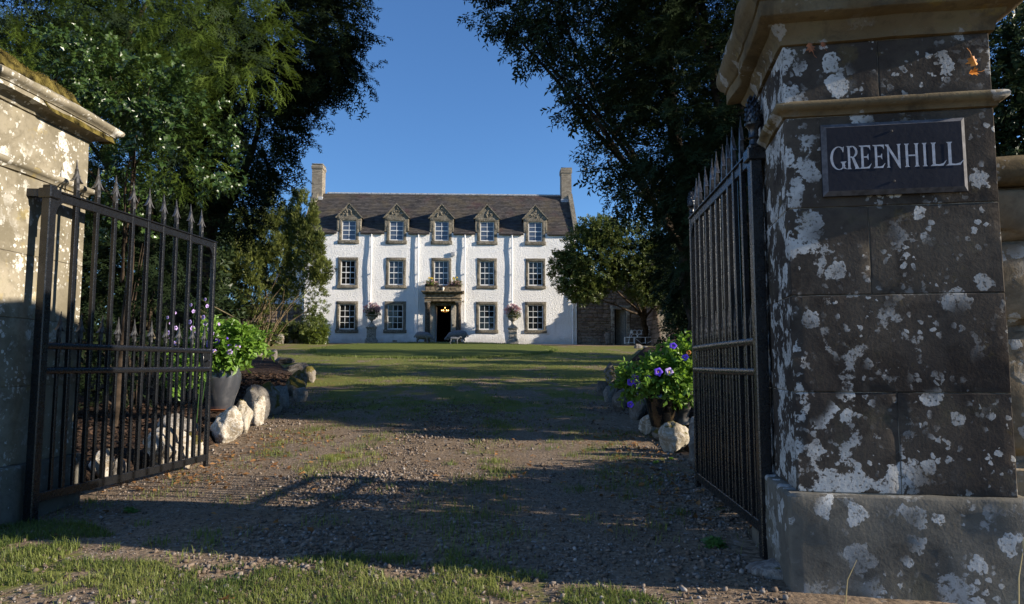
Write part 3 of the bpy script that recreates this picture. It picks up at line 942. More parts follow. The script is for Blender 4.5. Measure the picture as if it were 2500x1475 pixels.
b = B(); b.tube([(0, 0, 0), (0, -0.12, 0.02)], 0.02, 8); b.lathe([(0.0, -0.10), (0.05, -0.08), (0.07, 0.0), (0.04, 0.05), (0, 0.06)], 12, (0, -0.15, 0.0))
obj("wall_lamp", b.mesh("wall_lamp", MT['gutter'], smooth=50), house, (-8.62, -0.04, 4.6))

# chandelier hanging in the hall, lit
HM = Matrix.Translation((HX, HY, HZ)) @ Matrix.Rotation(HR, 4, 'Z')
def hp(x, y, z):
    return tuple(HM @ Vector((x, y, z)))
lamp = thing("chandelier", "small lit brass chandelier hanging in the dark open doorway", "chandelier", hp(0.17, 1.0, 2.10), HR)
t = NT("warm_bulb"); t.done((1, 0.7, 0.3), 0.5)
t.set(t.p.inputs['Emission Color'], (1.0, 0.55, 0.18)); t.p.inputs['Emission Strength'].default_value = 3.0
MT['bulb'] = t.m
MT['brass'] = plain("brass", (0.55, 0.33, 0.08), 0.3, 0.5, 0.9)
b = B(); b.tube([(0, 0, 0.72), (0, 0, 0.0)], 0.012, 6); b.lathe([(0.0, -0.08), (0.05, -0.04), (0.03, 0.04), (0.0, 0.10)], 12)
for k in range(6):
    a = k * math.pi / 3
    b.tube([(0.02 * math.cos(a), 0.02 * math.sin(a), 0.0), (0.12 * math.cos(a), 0.12 * math.sin(a), -0.07), (0.21 * math.cos(a), 0.21 * math.sin(a), -0.02), (0.22 * math.cos(a), 0.22 * math.sin(a), 0.04)], 0.011, 6)
obj("arm", b.mesh("chandelier_arm", MT['brass'], smooth=50), lamp)
bm_ = B().lathe([(0.0, 0), (0.025, 0.02), (0.03, 0.05), (0.015, 0.085), (0.0, 0.10)], 10).mesh("candle_bulb", MT['bulb'], smooth=50)
for k in range(6):
    a = k * math.pi / 3
    obj("bulb", bm_, lamp, (0.22 * math.cos(a), 0.22 * math.sin(a), 0.045))
obj("bulb", bm_, lamp, (0, 0, 0.22))

# link wall of dark rubble to the right of the house, with a door standing ajar
def rubble(name, label, x0, x1, z0, z1, holes, M, mat, thick=0.5, size=(0.22, 0.55, 0.13, 0.30), coping=True):
    w = thing(name, label, "wall")
    w.matrix_world = M
    core = B()
    cuts = sorted([x0, x1] + [h for o in holes for h in o[:2]])
    for i in range(len(cuts) - 1):
        mx = (cuts[i] + cuts[i + 1]) / 2
        h = [o for o in holes if o[0] < mx < o[1]]
        if not h: core.box(cuts[i], cuts[i + 1], 0.02, thick, z0, z1)
        else: core.box(cuts[i], cuts[i + 1], 0.02, thick, h[0][3], z1)
    obj("wall_core", core.mesh("wall_core", MT['mortar']), w)
    b = B(); z = z0; sdd = 0
    while z < z1 - 0.03:
        h_ = min(random.uniform(size[2], size[3]), z1 - z)
        x = x0 + random.uniform(-0.2, 0)
        while x < x1 - 0.03:
            l_ = random.uniform(size[0], size[1])
            a, c_ = max(x, x0), min(x + l_, x1)
            zz0, zz1 = z + random.uniform(0, .03), z + h_ - random.uniform(0.01, .04)
            for o in holes:
                if o[2] - 0.02 < (zz0 + zz1) / 2 < o[3] + 0.02:
                    if a < o[0] < c_: c_ = o[0]
                    elif a < o[1] < c_: a = o[1]
                    elif a >= o[0] and c_ <= o[1]: a = c_
            if c_ - a > 0.06 and zz1 - zz0 > 0.04:
                ctr = np.array(((a + c_) / 2, 0.04, (zz0 + zz1) / 2)); hf = np.array(((c_ - a) / 2 - 0.012, 0.07 + random.uniform(0, 0.05), (zz1 - zz0) / 2))
                v = ICO1[0]
                q = np.sign(v) * np.abs(v) ** 0.42
                q = q / np.abs(q).max(1)[:, None] * (0.90 + 0.10 * np.abs(v).max(1)[:, None])
                pts = q * hf + ctr
                pts = pts + vnoise(pts, 6.0, 40 + sdd % 7) * 0.05
                b.raw(pts, ICO1[1])
                sdd += 1
            x += l_
        z += h_
    obj("stones", b.mesh("rubble_stones", mat), w, kind='stuff')
    if coping:
        cm = B()
        x = x0
        while x < x1:
            l_ = random.uniform(0.5, 0.8)
            cm.rbox(x, min(x + l_ - 0.01, x1), -0.06, thick + 0.05, z1, z1 + 0.14, step=0.25, rnd=0.03, amp=0.02, seed=int(x * 10))
            x += l_
        obj("coping", cm.mesh("wall_coping", MT['dressed'], smooth=50, weld=1e-4), w)
    return w
Mw = Matrix.Translation((HX, HY, HZ)) @ Matrix.Rotation(HR, 4, 'Z') @ Matrix.Translation((0, 0.12, 0))
lw = rubble("garden_wall", "dark rubble garden wall joining the right end of the white house", 9.02, 18.0, -0.5, 4.2, [(11.55, 12.33, -0.6, 2.25)], Mw, MT['rubble'])
b = B()
for x0, x1, z0, z1 in ((11.30, 11.552, -0.3, 2.25), (12.328, 12.58, -0.3, 2.25), (11.25, 12.66, 2.252, 2.50)):
    b.rbox(x0, x1, -0.07, 0.3, z0, z1, step=0.3, rnd=0.015, amp=0.012, seed=int(x0 * 9))
obj("door_surround", b.mesh("wall_door_surround", MT['carved'], smooth=50, weld=1e-4), lw)
MT['door_blue'] = plain("blue_grey_door", (0.12, 0.19, 0.23), 0.6, 0.3)
MT['door_board'] = plain("grey_boards", (0.24, 0.22, 0.19), 0.8, 0.2)
dd = obj("door", B().cbox(0, 0.72, 0, 0.05, -0.2, 2.22, 0.006).mesh("ajar_door", MT['door_blue']), lw, (12.32, 0.12, 0.0), (0, 0, R(180 - 38)))
for k in range(6):
    obj("board", B().cbox(0.02 + k * 0.116, 0.125 + k * 0.116, -0.012, 0.0, -0.15, 2.18, 0.004).mesh("door_board", MT['door_board']), dd)
for k in range(6):
    obj("board", B().cbox(0.02 + k * 0.116, 0.125 + k * 0.116, 0.05, 0.062, -0.15, 2.18, 0.004).mesh("door_board", MT['door_board']), dd)
b = B(); b.lathe([(0.0, 0), (0.03, 0.0), (0.035, 0.02), (0.0, 0.04)], 10)
obj("handle", b.mesh("door_handle", MT['iron'], smooth=50), dd, (0.62, 0.07, 1.0), (R(-90), 0, 0))
b = B(); b.box(11.0, 12.9, 0.52, 2.4, -0.45, -0.4)
obj("passage_floor", b.mesh("passage_floor", MT['mulch']), lw)
b = B(); b.box(11.0, 12.9, 2.4, 2.5, -0.4, 2.6); b.box(10.9, 11.0, 0.52, 2.4, -0.4, 2.6); b.box(12.9, 13.0, 0.52, 2.4, -0.4, 2.6); b.box(10.9, 13.0, 0.52, 2.5, 2.6, 2.7)
obj("passage_walls", b.mesh("passage_walls", MT['dark']), lw)

# low wing on the left of the house
Ml = Matrix.Translation((HX, HY, HZ)) @ Matrix.Rotation(HR, 4, 'Z') @ Matrix.Translation((0, 0.5, 0))
rubble("garden_wall", "sunlit rubble wall at the left corner of the white house", -14.0, XL - 0.4, -0.5, 2.55, [], Ml, MT['rubble'], coping=False)
wing = thing("side_wing", "narrow pale blue gable standing behind the left corner of the house", "outbuilding", hp(-10.3, 2.4, 0), HR)
b = B(); b.prism([(-1.8, -0.5), (1.25, -0.5), (1.25, 4.3), (-0.3, 5.9), (-1.8, 4.3)], 0, 4.0)
obj("wall", b.mesh("wing_wall", MT['harl']), wing)
b = B()
for s in (-1, 1):
    b.prism([(-0.3, 6.0), (-0.3 + s * 1.75, 4.2), (-0.3 + s * 1.75, 4.1), (-0.3, 5.9)], -0.15, 4.1)
obj("roof", b.mesh("wing_roof", MT['slate']), wing)
# added wall, its raked outline shaped to throw slanting shade on the facade
Mf = Matrix.Translation((HX, HY, HZ)) @ Matrix.Rotation(HR, 4, 'Z') @ Matrix.Translation((13.8, 0.1, 0))
fw = thing("shade_wall", "added tall rubble wall with a raked end, casting shade on the house front", "wall")
fw.matrix_world = Mf
b = B(); b.prism([(0.0, -0.6), (0.0, 6.6), (-1.36, 6.6), (-1.36, 4.55), (-3.6, -0.5), (-3.6, -0.8)], 0, 0.55, axis='x')
obj("wall_core", b.mesh("shade_wall_core", MT['mortar']), fw)
b = B(); z = -0.4; q_ = 0
while z < 6.4:
    h_ = random.uniform(.2, .34)
    y1 = -1.36 if z > 4.4 else -3.6 + (z + .5) / 5.05 * 2.24
    y = 0.0
    while y > y1 + .1:
        l_ = min(random.uniform(.3, .6), y - y1)
        for X in (-0.02, 0.57):
            v = ICO1[0]; v = np.sign(v) * np.abs(v) ** .42; v = v / np.abs(v).max(1)[:, None]
            b.raw(v * (.06, l_ / 2 - .015, h_ / 2 - .015) * .95 + (X, y - l_ / 2, z + h_ / 2), ICO1[1])
        y -= l_
    z += h_
obj("stones", b.mesh("shade_wall_stones", MT['rubble']), fw, kind='stuff')

# ------------------------------------------------------------------ gate piers
def ring_profile(b, w, d, prof, seed, step=0.10, amp=0.008, wear=1.0):
    """a moulding that runs round a w x d shaft; prof: (projection, z); worn by noise"""
    per = []
    for (xa, ya), (xb, yb) in (((0, 0), (w, 0)), ((w, 0), (w, d)), ((w, d), (0, d)), ((0, d), (0, 0))):
        L = math.hypot(xb - xa, yb - ya); k = max(2, int(L / step))
        for i in range(k):
            per.append((xa + (xb - xa) * i / k, ya + (yb - ya) * i / k))
    per = np.array(per)
    V = []
    for pr, z in prof:
        sx = (w + 2 * pr) / w; sy = (d + 2 * pr) / d
        q = np.stack([(per[:, 0] - w / 2) * sx + w / 2, (per[:, 1] - d / 2) * sy + d / 2, np.full(len(per), z)], 1)
        c = q - np.array((w / 2, d / 2, z)); c[:, 2] = 0
        c /= np.linalg.norm(c, axis=1)[:, None]
        nz = (noise(q, 5, seed) - 0.5) * 1.2 + (noise(q, 15, seed + 1) - 0.5) * 0.7
        chip = np.clip(noise(q, 4.2, seed + 3) - 0.62, 0, 1) * 5 * wear * (1 if pr > 0.1 else 0.3)
        q = q + c * (nz * amp - chip * 0.022)[:, None]
        q[:, 2] += (noise(q, 4, seed + 4) - 0.5) * amp * 1.2
        V.append(q)
    n = len(per); m = len(prof)
    F = [(i * n + k, i * n + (k + 1) % n, (i + 1) * n + (k + 1) % n, (i + 1) * n + k) for i in range(m - 1) for k in range(n)]
    F.append(tuple(range(n))[::-1]); F.append(tuple((m - 1) * n + k for k in range(n)))
    b.raw(np.concatenate(V), F)

def pier(label, loc, rz, w, d, courses, plinth, mats, zc, seed, proj=0.82):
    """courses: (z0, z1, [joints across the front], material); zc: string z0,z1, frieze top, cap top"""
    p = thing("stone_pier", label, "gate pier", loc, rz)
    core = B().box(0.006, w - 0.006, 0.006, d - 0.006, -0.1, zc[3] - 0.05)
    obj("mortar_core", core.mesh("pier_core", MT['mortar']), p)
    k = seed
    b = B()
    if plinth:
        pz, pr = plinth
        b.rbox(-pr, w + pr, -pr, d + pr, -0.25, pz, step=0.05, rnd=0.012, amp=0.007, freq=6, seed=k)
        obj("plinth_stone", b.mesh("plinth_stone", mats['plinth'], smooth=60, weld=1e-4), p)
    for z0, z1, joints, mt in courses:
        xs = [0.0] + [j * w for j in joints] + [w]
        for i in range(len(xs) - 1):
            k += 1
            b = B()
            b.rbox(xs[i] + (0.0015 if i else 0), xs[i + 1] - (0.0015 if i < len(xs) - 2 else 0), random.uniform(-.003, .003), d + random.uniform(-.003, .003), z0 + 0.0015, z1 - 0.0015, step=0.05, rnd=0.004, amp=0.0028, freq=7, seed=k)
            obj("ashlar_stone", b.mesh("ashlar_stone", mats[mt], smooth=24, weld=1e-4), p)
    s0, s1, f1, ctop = zc
    b = B()
    ring_profile(b, w, d, [(-0.01, s0), (0.012, s0 + 0.004), (0.018, s0 + 0.02), (0.030, s0 + 0.026), (0.046, s0 + 0.036), (0.050, s0 + 0.05), (0.044, s0 + 0.062), (0.030, s1), (-0.01, s1 + 0.004)], seed + 50, amp=0.005, step=0.06)
    obj("string_course", b.mesh("string_course", mats['cap'], smooth=55, weld=1e-4), p)
    b = B()
    h = ctop - f1
    hs = h / .35
    prof = [(-0.01, 0), (0.02, 0.004), (0.028, 0.05), (0.055, 0.075), (0.062, 0.095), (0.135, 0.110), (0.142, 0.115), (0.142, 0.185), (0.155, 0.19), (0.158, 0.205), (0.185, 0.225), (0.205, 0.26), (0.212, 0.30), (0.205, 0.335)]
    ring_profile(b, w, d, [(pr_ * proj, f1 + z_ * hs) for pr_, z_ in prof] + [(0.18 * proj, ctop), (0.0, ctop + 0.10), (-w * 0.4, ctop + 0.30)], seed + 60, amp=0.014, step=0.05, wear=1.3)
    obj("cap_stone", b.mesh("cap_stone", mats['cap'], smooth=50, weld=1e-4), p)
    return p

PR_A = R(-9.6)
PIER_R = (1.282, 3.18, 0.0)
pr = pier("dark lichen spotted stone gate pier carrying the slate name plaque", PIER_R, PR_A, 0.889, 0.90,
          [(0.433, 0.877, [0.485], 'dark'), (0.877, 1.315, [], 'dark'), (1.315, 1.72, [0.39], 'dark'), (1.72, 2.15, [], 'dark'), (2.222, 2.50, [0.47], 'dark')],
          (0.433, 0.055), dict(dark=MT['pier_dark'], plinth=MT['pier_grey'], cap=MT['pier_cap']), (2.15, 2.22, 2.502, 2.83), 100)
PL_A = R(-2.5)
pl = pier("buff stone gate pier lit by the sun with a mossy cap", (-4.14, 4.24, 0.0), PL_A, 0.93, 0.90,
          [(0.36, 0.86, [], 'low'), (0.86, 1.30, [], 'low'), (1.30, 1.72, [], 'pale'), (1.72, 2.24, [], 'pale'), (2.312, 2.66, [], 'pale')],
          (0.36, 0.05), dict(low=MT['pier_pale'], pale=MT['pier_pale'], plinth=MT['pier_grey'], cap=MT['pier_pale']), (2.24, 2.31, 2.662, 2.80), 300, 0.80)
# moss cushion on the left cap: a lumpy mat with short fibres
nx, ny = 90, 96
mxs, mys = np.meshgrid(np.linspace(-0.12, 1.05, nx), np.linspace(-0.12, 1.02, ny), indexing='ij')
edge = np.minimum.reduce([mxs + 0.14, 1.07 - mxs, mys + 0.14, 1.04 - mys])
def moss_z(px_, py_, ed):
    q = np.stack([px_, py_, np.zeros(len(px_))], 1)
    lump = 0.01 + 0.045 * noise(q, 6, 8) + 0.05 * noise(q, 14, 9) + 0.02 * noise(q, 40, 10)
    cov = np.clip((noise(q, 2.6, 12) - 0.30) * 6, 0, 1)
    return 2.785 + np.clip(ed, 0, 0.5) * 0.60 + lump * cov - (1 - cov) * 0.06 - np.where(ed < 0.03, 0.05, 0), cov
hz, cov = moss_z(mxs.ravel(), mys.ravel(), edge.ravel())
pts = np.stack([mxs.ravel(), mys.ravel(), hz], 1)
ii = (np.arange(nx - 1)[:, None] * ny + np.arange(ny - 1)[None, :]).ravel()
obj("moss", tri_mesh("cap_moss", pts, np.stack([ii, ii + ny, ii + ny + 1, ii + 1], 1), MT['moss'], smooth=True), pl, kind='stuff')
nf = 16000
fx, fy = rng.uniform(-0.12, 1.05, nf), rng.uniform(-0.12, 1.02, nf)
fe = np.minimum.reduce([fx + 0.14, 1.07 - fx, fy + 0.14, 1.04 - fy])
fz, fc = moss_z(fx, fy, fe)
kk = fc > 0.5
Pm = np.stack([fx, fy, fz], 1)[kk]; nf = len(Pm)
dm_ = rng.normal(size=(nf, 3)) * 0.6 + (0, 0, 1); dm_ /= np.linalg.norm(dm_, axis=1)[:, None]
sm_ = np.cross(dm_, rng.normal(size=(nf, 3))); sm_ /= np.linalg.norm(sm_, axis=1)[:, None]
Vm = np.stack([Pm - sm_ * .0022, Pm + sm_ * .0022, Pm + dm_ * rng.uniform(.006, .02, nf)[:, None]], 1).reshape(-1, 3)
obj("moss_fibres", tri_mesh("moss_fibres", Vm, np.arange(nf * 3).reshape(-1, 3), MT['moss_fibre'], np.repeat(np.clip(noise(Pm, 7, 3) * .7 + rng.random(nf) * .4 - .1, 0, 1), 3)), pl, kind='stuff')

# rough boundary wall running on from the back of the right pier
bw = thing("boundary_wall", "rough stone boundary wall with flat coping running on behind the right pier", "wall", PIER_R, PR_A)
b = B().box(0.90, 4.2, 0.47, 0.95, -0.2, 1.95)
obj("wall_core", b.mesh("boundary_core", MT['mortar']), bw)
wz = [-0.1, 0.55, 1.18, 1.62, 1.88]
for r_ in range(4):
    x = 0.895
    while x < 4.1:
        l_ = random.uniform(0.45, 0.8)
        b = B(); b.rbox(x, min(x + l_ - 0.02, 4.2), 0.42 + random.uniform(-.02, .02), 0.7, wz[r_] + 0.01, wz[r_ + 1] - 0.012, step=0.06, rnd=0.045, amp=0.035, freq=7, seed=int(x * 31) + r_)
        obj("wall_stone", b.mesh("boundary_stone", MT['wall_stone'], smooth=60, weld=1e-4), bw)
        x += l_
x = 0.892
while x < 4.1:
    b = B(); b.rbox(x, x + 0.74, 0.36, 1.0, 1.89, 2.03, step=0.07, rnd=0.03, amp=0.012, freq=5, seed=int(x * 9))
    obj("coping_stone", b.mesh("coping_stone", MT['pier_cap'], smooth=60, weld=1e-4), bw)
    x += 0.75

# ------------------------------------------------------------------ the name plaque on the right pier
MP = Matrix.Translation(PIER_R) @ Matrix.Rotation(PR_A, 4, 'Z')
def pp(x, y, z):
    return tuple(MP @ Vector((x, y, z)))
sx0, sx1, sz0, sz1 = 0.150, 0.757, 1.767, 2.103
SW, SH = sx1 - sx0, sz1 - sz0
plq = thing("name_plaque", "dark slate plaque lettered GREENHILL fixed to the stone pier", "sign", pp(sx0, -0.008, sz0), PR_A)
def slateplate():
    t = NT("name_plaque_slate")
    c = t.mix(t.step(t.noise(6, 5), 0.4, 0.7), (0.012, 0.014, 0.022), (0.018, 0.020, 0.029))
    c = t.mix(t.math('MULTIPLY', t.step(t.vor(30), 0.045, 0.02), 0.3), c, (0.2, 0.2, 0.2))
    t.bump(t.noise(40, 4), 0.12, 0.005)
    return t.done(c, 0.75, 0.2)
MT['plaque'] = slateplate()
bv = 0.020
b = B()
V = [(0, 0, 0), (SW, 0, 0), (SW, 0, SH), (0, 0, SH), (0, -0.012, 0), (SW, -0.012, 0), (SW, -0.012, SH), (0, -0.012, SH),
     (bv, -0.030, bv), (SW - bv, -0.030, bv), (SW - bv, -0.030, SH - bv), (bv, -0.030, SH - bv)]
b.raw(V, [(0, 1, 5, 4), (1, 2, 6, 5), (2, 3, 7, 6), (3, 0, 4, 7), (8, 9, 10, 11), (0, 3, 2, 1)])
obj("slab", b.mesh("plaque_slab", MT['plaque']), plq)
MT['plaque_edge'] = plain("ground_slate_edge", (0.10, 0.10, 0.11), 0.75, 0.15, var=0.2, scale=30)
b = B().raw(V, [(4, 5, 9, 8), (5, 6, 10, 9), (6, 7, 11, 10), (7, 4, 8, 11)])
obj("bevelled_edge", b.mesh("plaque_bevel", MT['plaque_edge']), plq)
for z in (0.055, SH - 0.050):
    obj("screw", B().lathe([(0.0, 0), (0.006, 0.001), (0.004, 0.003), (0, 0.003)], 8).mesh("plaque_screw", MT['gutter']), plq, (SW * 0.49, -0.0302, z), (R(90), 0, 0))
def letter_shapes(ch):
    """strokes of an engraved roman capital, cap height 1; returns polygons"""
    s = 0.112; th = 0.050
    def stem(x, w=s, b0=0, b1=1, sb=True, stp=True):
        h = w / 2; e = w * 0.62
        p = []
        p += [(x - h - e * .75, b0), (x - h, b0 + 0.07)] if sb else [(x - h, b0)]
        p += [(x - h, b1 - 0.07), (x - h - e * .75, b1)] if stp else [(x - h, b1)]
        p += [(x + h + e * .75, b1), (x + h, b1 - 0.07)] if stp else [(x + h, b1)]
        p += [(x + h, b0 + 0.07), (x + h + e * .75, b0)] if sb else [(x + h, b0)]
        return p
    def arc(cx, cy, rx, ry, a0, a1, w0, w1, k=18):
        out = []; inn = []
        for i in range(k + 1):
            a = R(a0 + (a1 - a0) * i / k)
            m = abs(math.cos(a))
            w = w0 + (w1 - w0) * m
            out.append((cx + rx * math.cos(a), cy + ry * math.sin(a)))
            inn.append((cx + (rx - w) * math.cos(a), cy + (ry - w * (0.6 + .4 * m)) * math.sin(a)))
        return [[out[i], out[i + 1], inn[i + 1], inn[i]] for i in range(k)]
    if ch == 'I': return [stem(0.16)], 0.32
    if ch == 'H': return [stem(0.17), stem(0.60), [(0.235, 0.46), (0.535, 0.46), (0.535, 0.52), (0.235, 0.52)]], 0.77
    if ch == 'L': return [stem(0.17, sb=False), [(0.02, 0), (0.53, 0), (0.66, 0.24), (0.55, 0.085), (0.30, 0.055), (0.237, 0.12), (0.237, 0.02), (0.102, 0.07)][:1] + [(0.52, 0), (0.67, 0.25), (0.63, 0.22), (0.52, 0.10), (0.36, 0.06), (0.24, 0.075), (0.102, 0.075)]], 0.66
    if ch == 'E':
        return [stem(0.15, sb=False, stp=False), [(0.0, 0), (0.46, 0), (0.58, 0.22), (0.54, 0.19), (0.44, 0.09), (0.30, 0.055), (0.217, 0.07), (0.083, 0.07)],
                [(0.0, 1), (0.0, 0.985), (0.083, 0.94), (0.217, 0.94), (0.36, 0.945), (0.47, 0.90), (0.535, 0.78), (0.535, 1)],
                [(0.217, 0.47), (0.36, 0.47), (0.43, 0.36), (0.44, 0.36), (0.44, 0.63), (0.43, 0.63), (0.36, 0.525), (0.217, 0.525)]], 0.60
    if ch == 'N': return [stem(0.14, 0.085, stp=False), stem(0.66, 0.105, sb=False, b0=0.03), [(0.0, 1), (0.14, 1), (0.715, 0.12), (0.715, -0.06), (0.66, -0.04), (0.08, 0.90), (0.0, 0.975)]], 0.80
    if ch == 'R':
        return [stem(0.15)] + arc(0.30, 0.745, 0.27, 0.255, -95, 95, 0.045, 0.115) + [[(0.21, 0.94), (0.30, 0.94), (0.30, 1.0), (0.0, 1.0)], [(0.217, 0.49), (0.30, 0.49), (0.30, 0.545), (0.217, 0.545)],
                [(0.27, 0.50), (0.40, 0.50), (0.60, 0.06), (0.68, 0.0), (0.42, 0.0), (0.44, 0.05)]], 0.64
    if ch == 'G':
        return arc(0.42, 0.49, 0.42, 0.51, 58, 318, 0.045, 0.130, 30) + [[(0.615, 0.94), (0.68, 1.0), (0.65, 0.74), (0.62, 0.74), (0.59, 0.84), (0.52, 0.90)],
                [(0.50, 0.33), (0.78, 0.345), (0.78, 0.325), (0.70, 0.25), (0.70, 0.10), (0.80, 0.0), (0.70, 0.02), (0.57, 0.07), (0.57, 0.24), (0.50, 0.315)]], 0.80
MT['letter'] = plain("pale_cut_letter", (0.42, 0.44, 0.48), 0.75, 0.2, var=0.12, scale=40)
cap = 0.107
# x starts and widths measured along the plaque, as fractions of its width
LET = [('G', .052, .168), ('R', .163, .256), ('E', .256, .345), ('E', .352, .440), ('N', .438, .553), ('H', .560, .680), ('I', .684, .733), ('L', .740, .855), ('L', .845, .972)]
for ch, f0, f1 in LET:
    polys, adv = letter_shapes(ch)
    b = B()
    sxl = (f1 - f0) * SW / adv
    for q, poly in enumerate(polys):
        k = len(poly)
        b.raw([(x * sxl, -0.0002 * (q % 3), z * cap) for x, z in poly], [tuple(range(k))])
    mid = (f0 + f1) / 2
    obj("letter", b.mesh("letter_" + ch.lower(), MT['letter']), plq, (f0 * SW, -0.0312, SH * (0.348 + 0.012 * (0.5 - mid))))

# orange leaf caught in cobweb on the pier, two brown ones under the cap
def leafmesh(name, mat, s, fold, seed):
    r_ = random.Random(seed)
    b = B()
    out = [(0, -0.5), (0.30, -0.35), (0.20, -0.15), (0.50, 0.05), (0.24, 0.12), (0.30, 0.38), (0.08, 0.30), (0, 0.6)]
    V = []; F = []
    for sgn in (1, -1):
        for (x, y) in out:
            V.append((sgn * x * s, abs(x) * fold * s + r_.uniform(-.04, .04) * s, y * s))
    n = len(out)
    for k in range(n - 1):
        pass
    b.raw(V[:n], [tuple(range(n))]); b.raw(V[n:], [tuple(range(n))[::-1]])
    b.tube([(0, 0, 0.5 * s), (0.03 * s, 0.02 * s, 0.8 * s), (-0.08 * s, 0.0, 1.15 * s)], 0.012 * s + 0.0006, 5)
    return b.mesh(name, mat)
lf = thing("autumn_leaf", "curled orange autumn leaf stuck near the top right corner of the pier", "leaf", pp(0.805, -0.035, 2.345), PR_A)
obj("blade", leafmesh("orange_leaf_blade", MT['leaf_orange'], 0.055, 0.9, 3), lf, (0, 0, 0.015), (0, R(-20), 0))
obj("blade", leafmesh("orange_leaf_blade", MT['leaf_orange'], 0.045, -0.7, 4), lf, (-0.006, -0.005, -0.045), (0, R(80), R(10)))
for k, (x, z, s, lab) in enumerate(((0.12, 2.475, 0.05, "large brown dead leaf hanging under the pier cap"), (0.175, 2.485, 0.03, "small brown dead leaf hanging under the pier cap"))):
    l2 = thing("autumn_leaf", lab, "leaf", pp(x, -0.03, z), PR_A, group="dead leaves under the pier cap")
    obj("blade", leafmesh("brown_leaf_blade", MT['terracotta'], s, 0.5, 8 + k), l2, (0, 0, 0), (0, R(160), 0))

# ------------------------------------------------------------------ wrought iron gates
def spear_mesh(name, s=1.0):
    """barbed head: tapered square blade with two curved barbs in the plane of the gate"""
    b = B()
    w = 0.014 * s
    prof = [(0.0, 0.0, w, w), (0.0, 0.045, w * 1.25, w * 1.0), (0.0, 0.06, w * 1.0, w * 0.9), (0.0, 0.10, w * 0.95, w * 0.75), (0.0, 0.25 * 1, 0.0015, 0.0015)]
    V = []
    for _, z, a, c in prof:
        V += [(-a, -c, z * s), (a, -c, z * s), (a, c, z * s), (-a, c, z * s)]
    F = [(i * 4 + k, i * 4 + (k + 1) % 4, (i + 1) * 4 + (k + 1) % 4, (i + 1) * 4 + k) for i in range(len(prof) - 1) for k in range(4)] + [(16, 17, 18, 19)]
    b.raw(V, F)
    for sg in (-1, 1):
        path = [(0.004, 0.175), (0.013, 0.130), (0.026, 0.100), (0.043, 0.078), (0.060, 0.066)]
        th = [0.002, 0.006, 0.007, 0.006, 0.004]
        V = []
        for i, (x, z) in enumerate(path):
            t = th[i]
            V += [(sg * (x - t) * s, -0.011 * s, z * s), (sg * (x + t * 0.4) * s, -0.011 * s, (z + t * 0.5) * s), (sg * (x + t * 0.4) * s, 0.011 * s, (z + t * 0.5) * s), (sg * (x - t) * s, 0.011 * s, z * s)]
        m = len(path)
        F = [(i * 4 + k, i * 4 + (k + 1) % 4, (i + 1) * 4 + (k + 1) % 4, (i + 1) * 4 + k) for i in range(m - 1) for k in range(4)] + [(0, 1, 2, 3), tuple((m - 1) * 4 + k for k in range(4))]
        b.raw(V, F)
    return b.mesh(name, MT['iron_glint_worn'])
SPEAR, SPEAR_S = spear_mesh("spear_head", 0.88), spear_mesh("small_spear_head", 0.72)

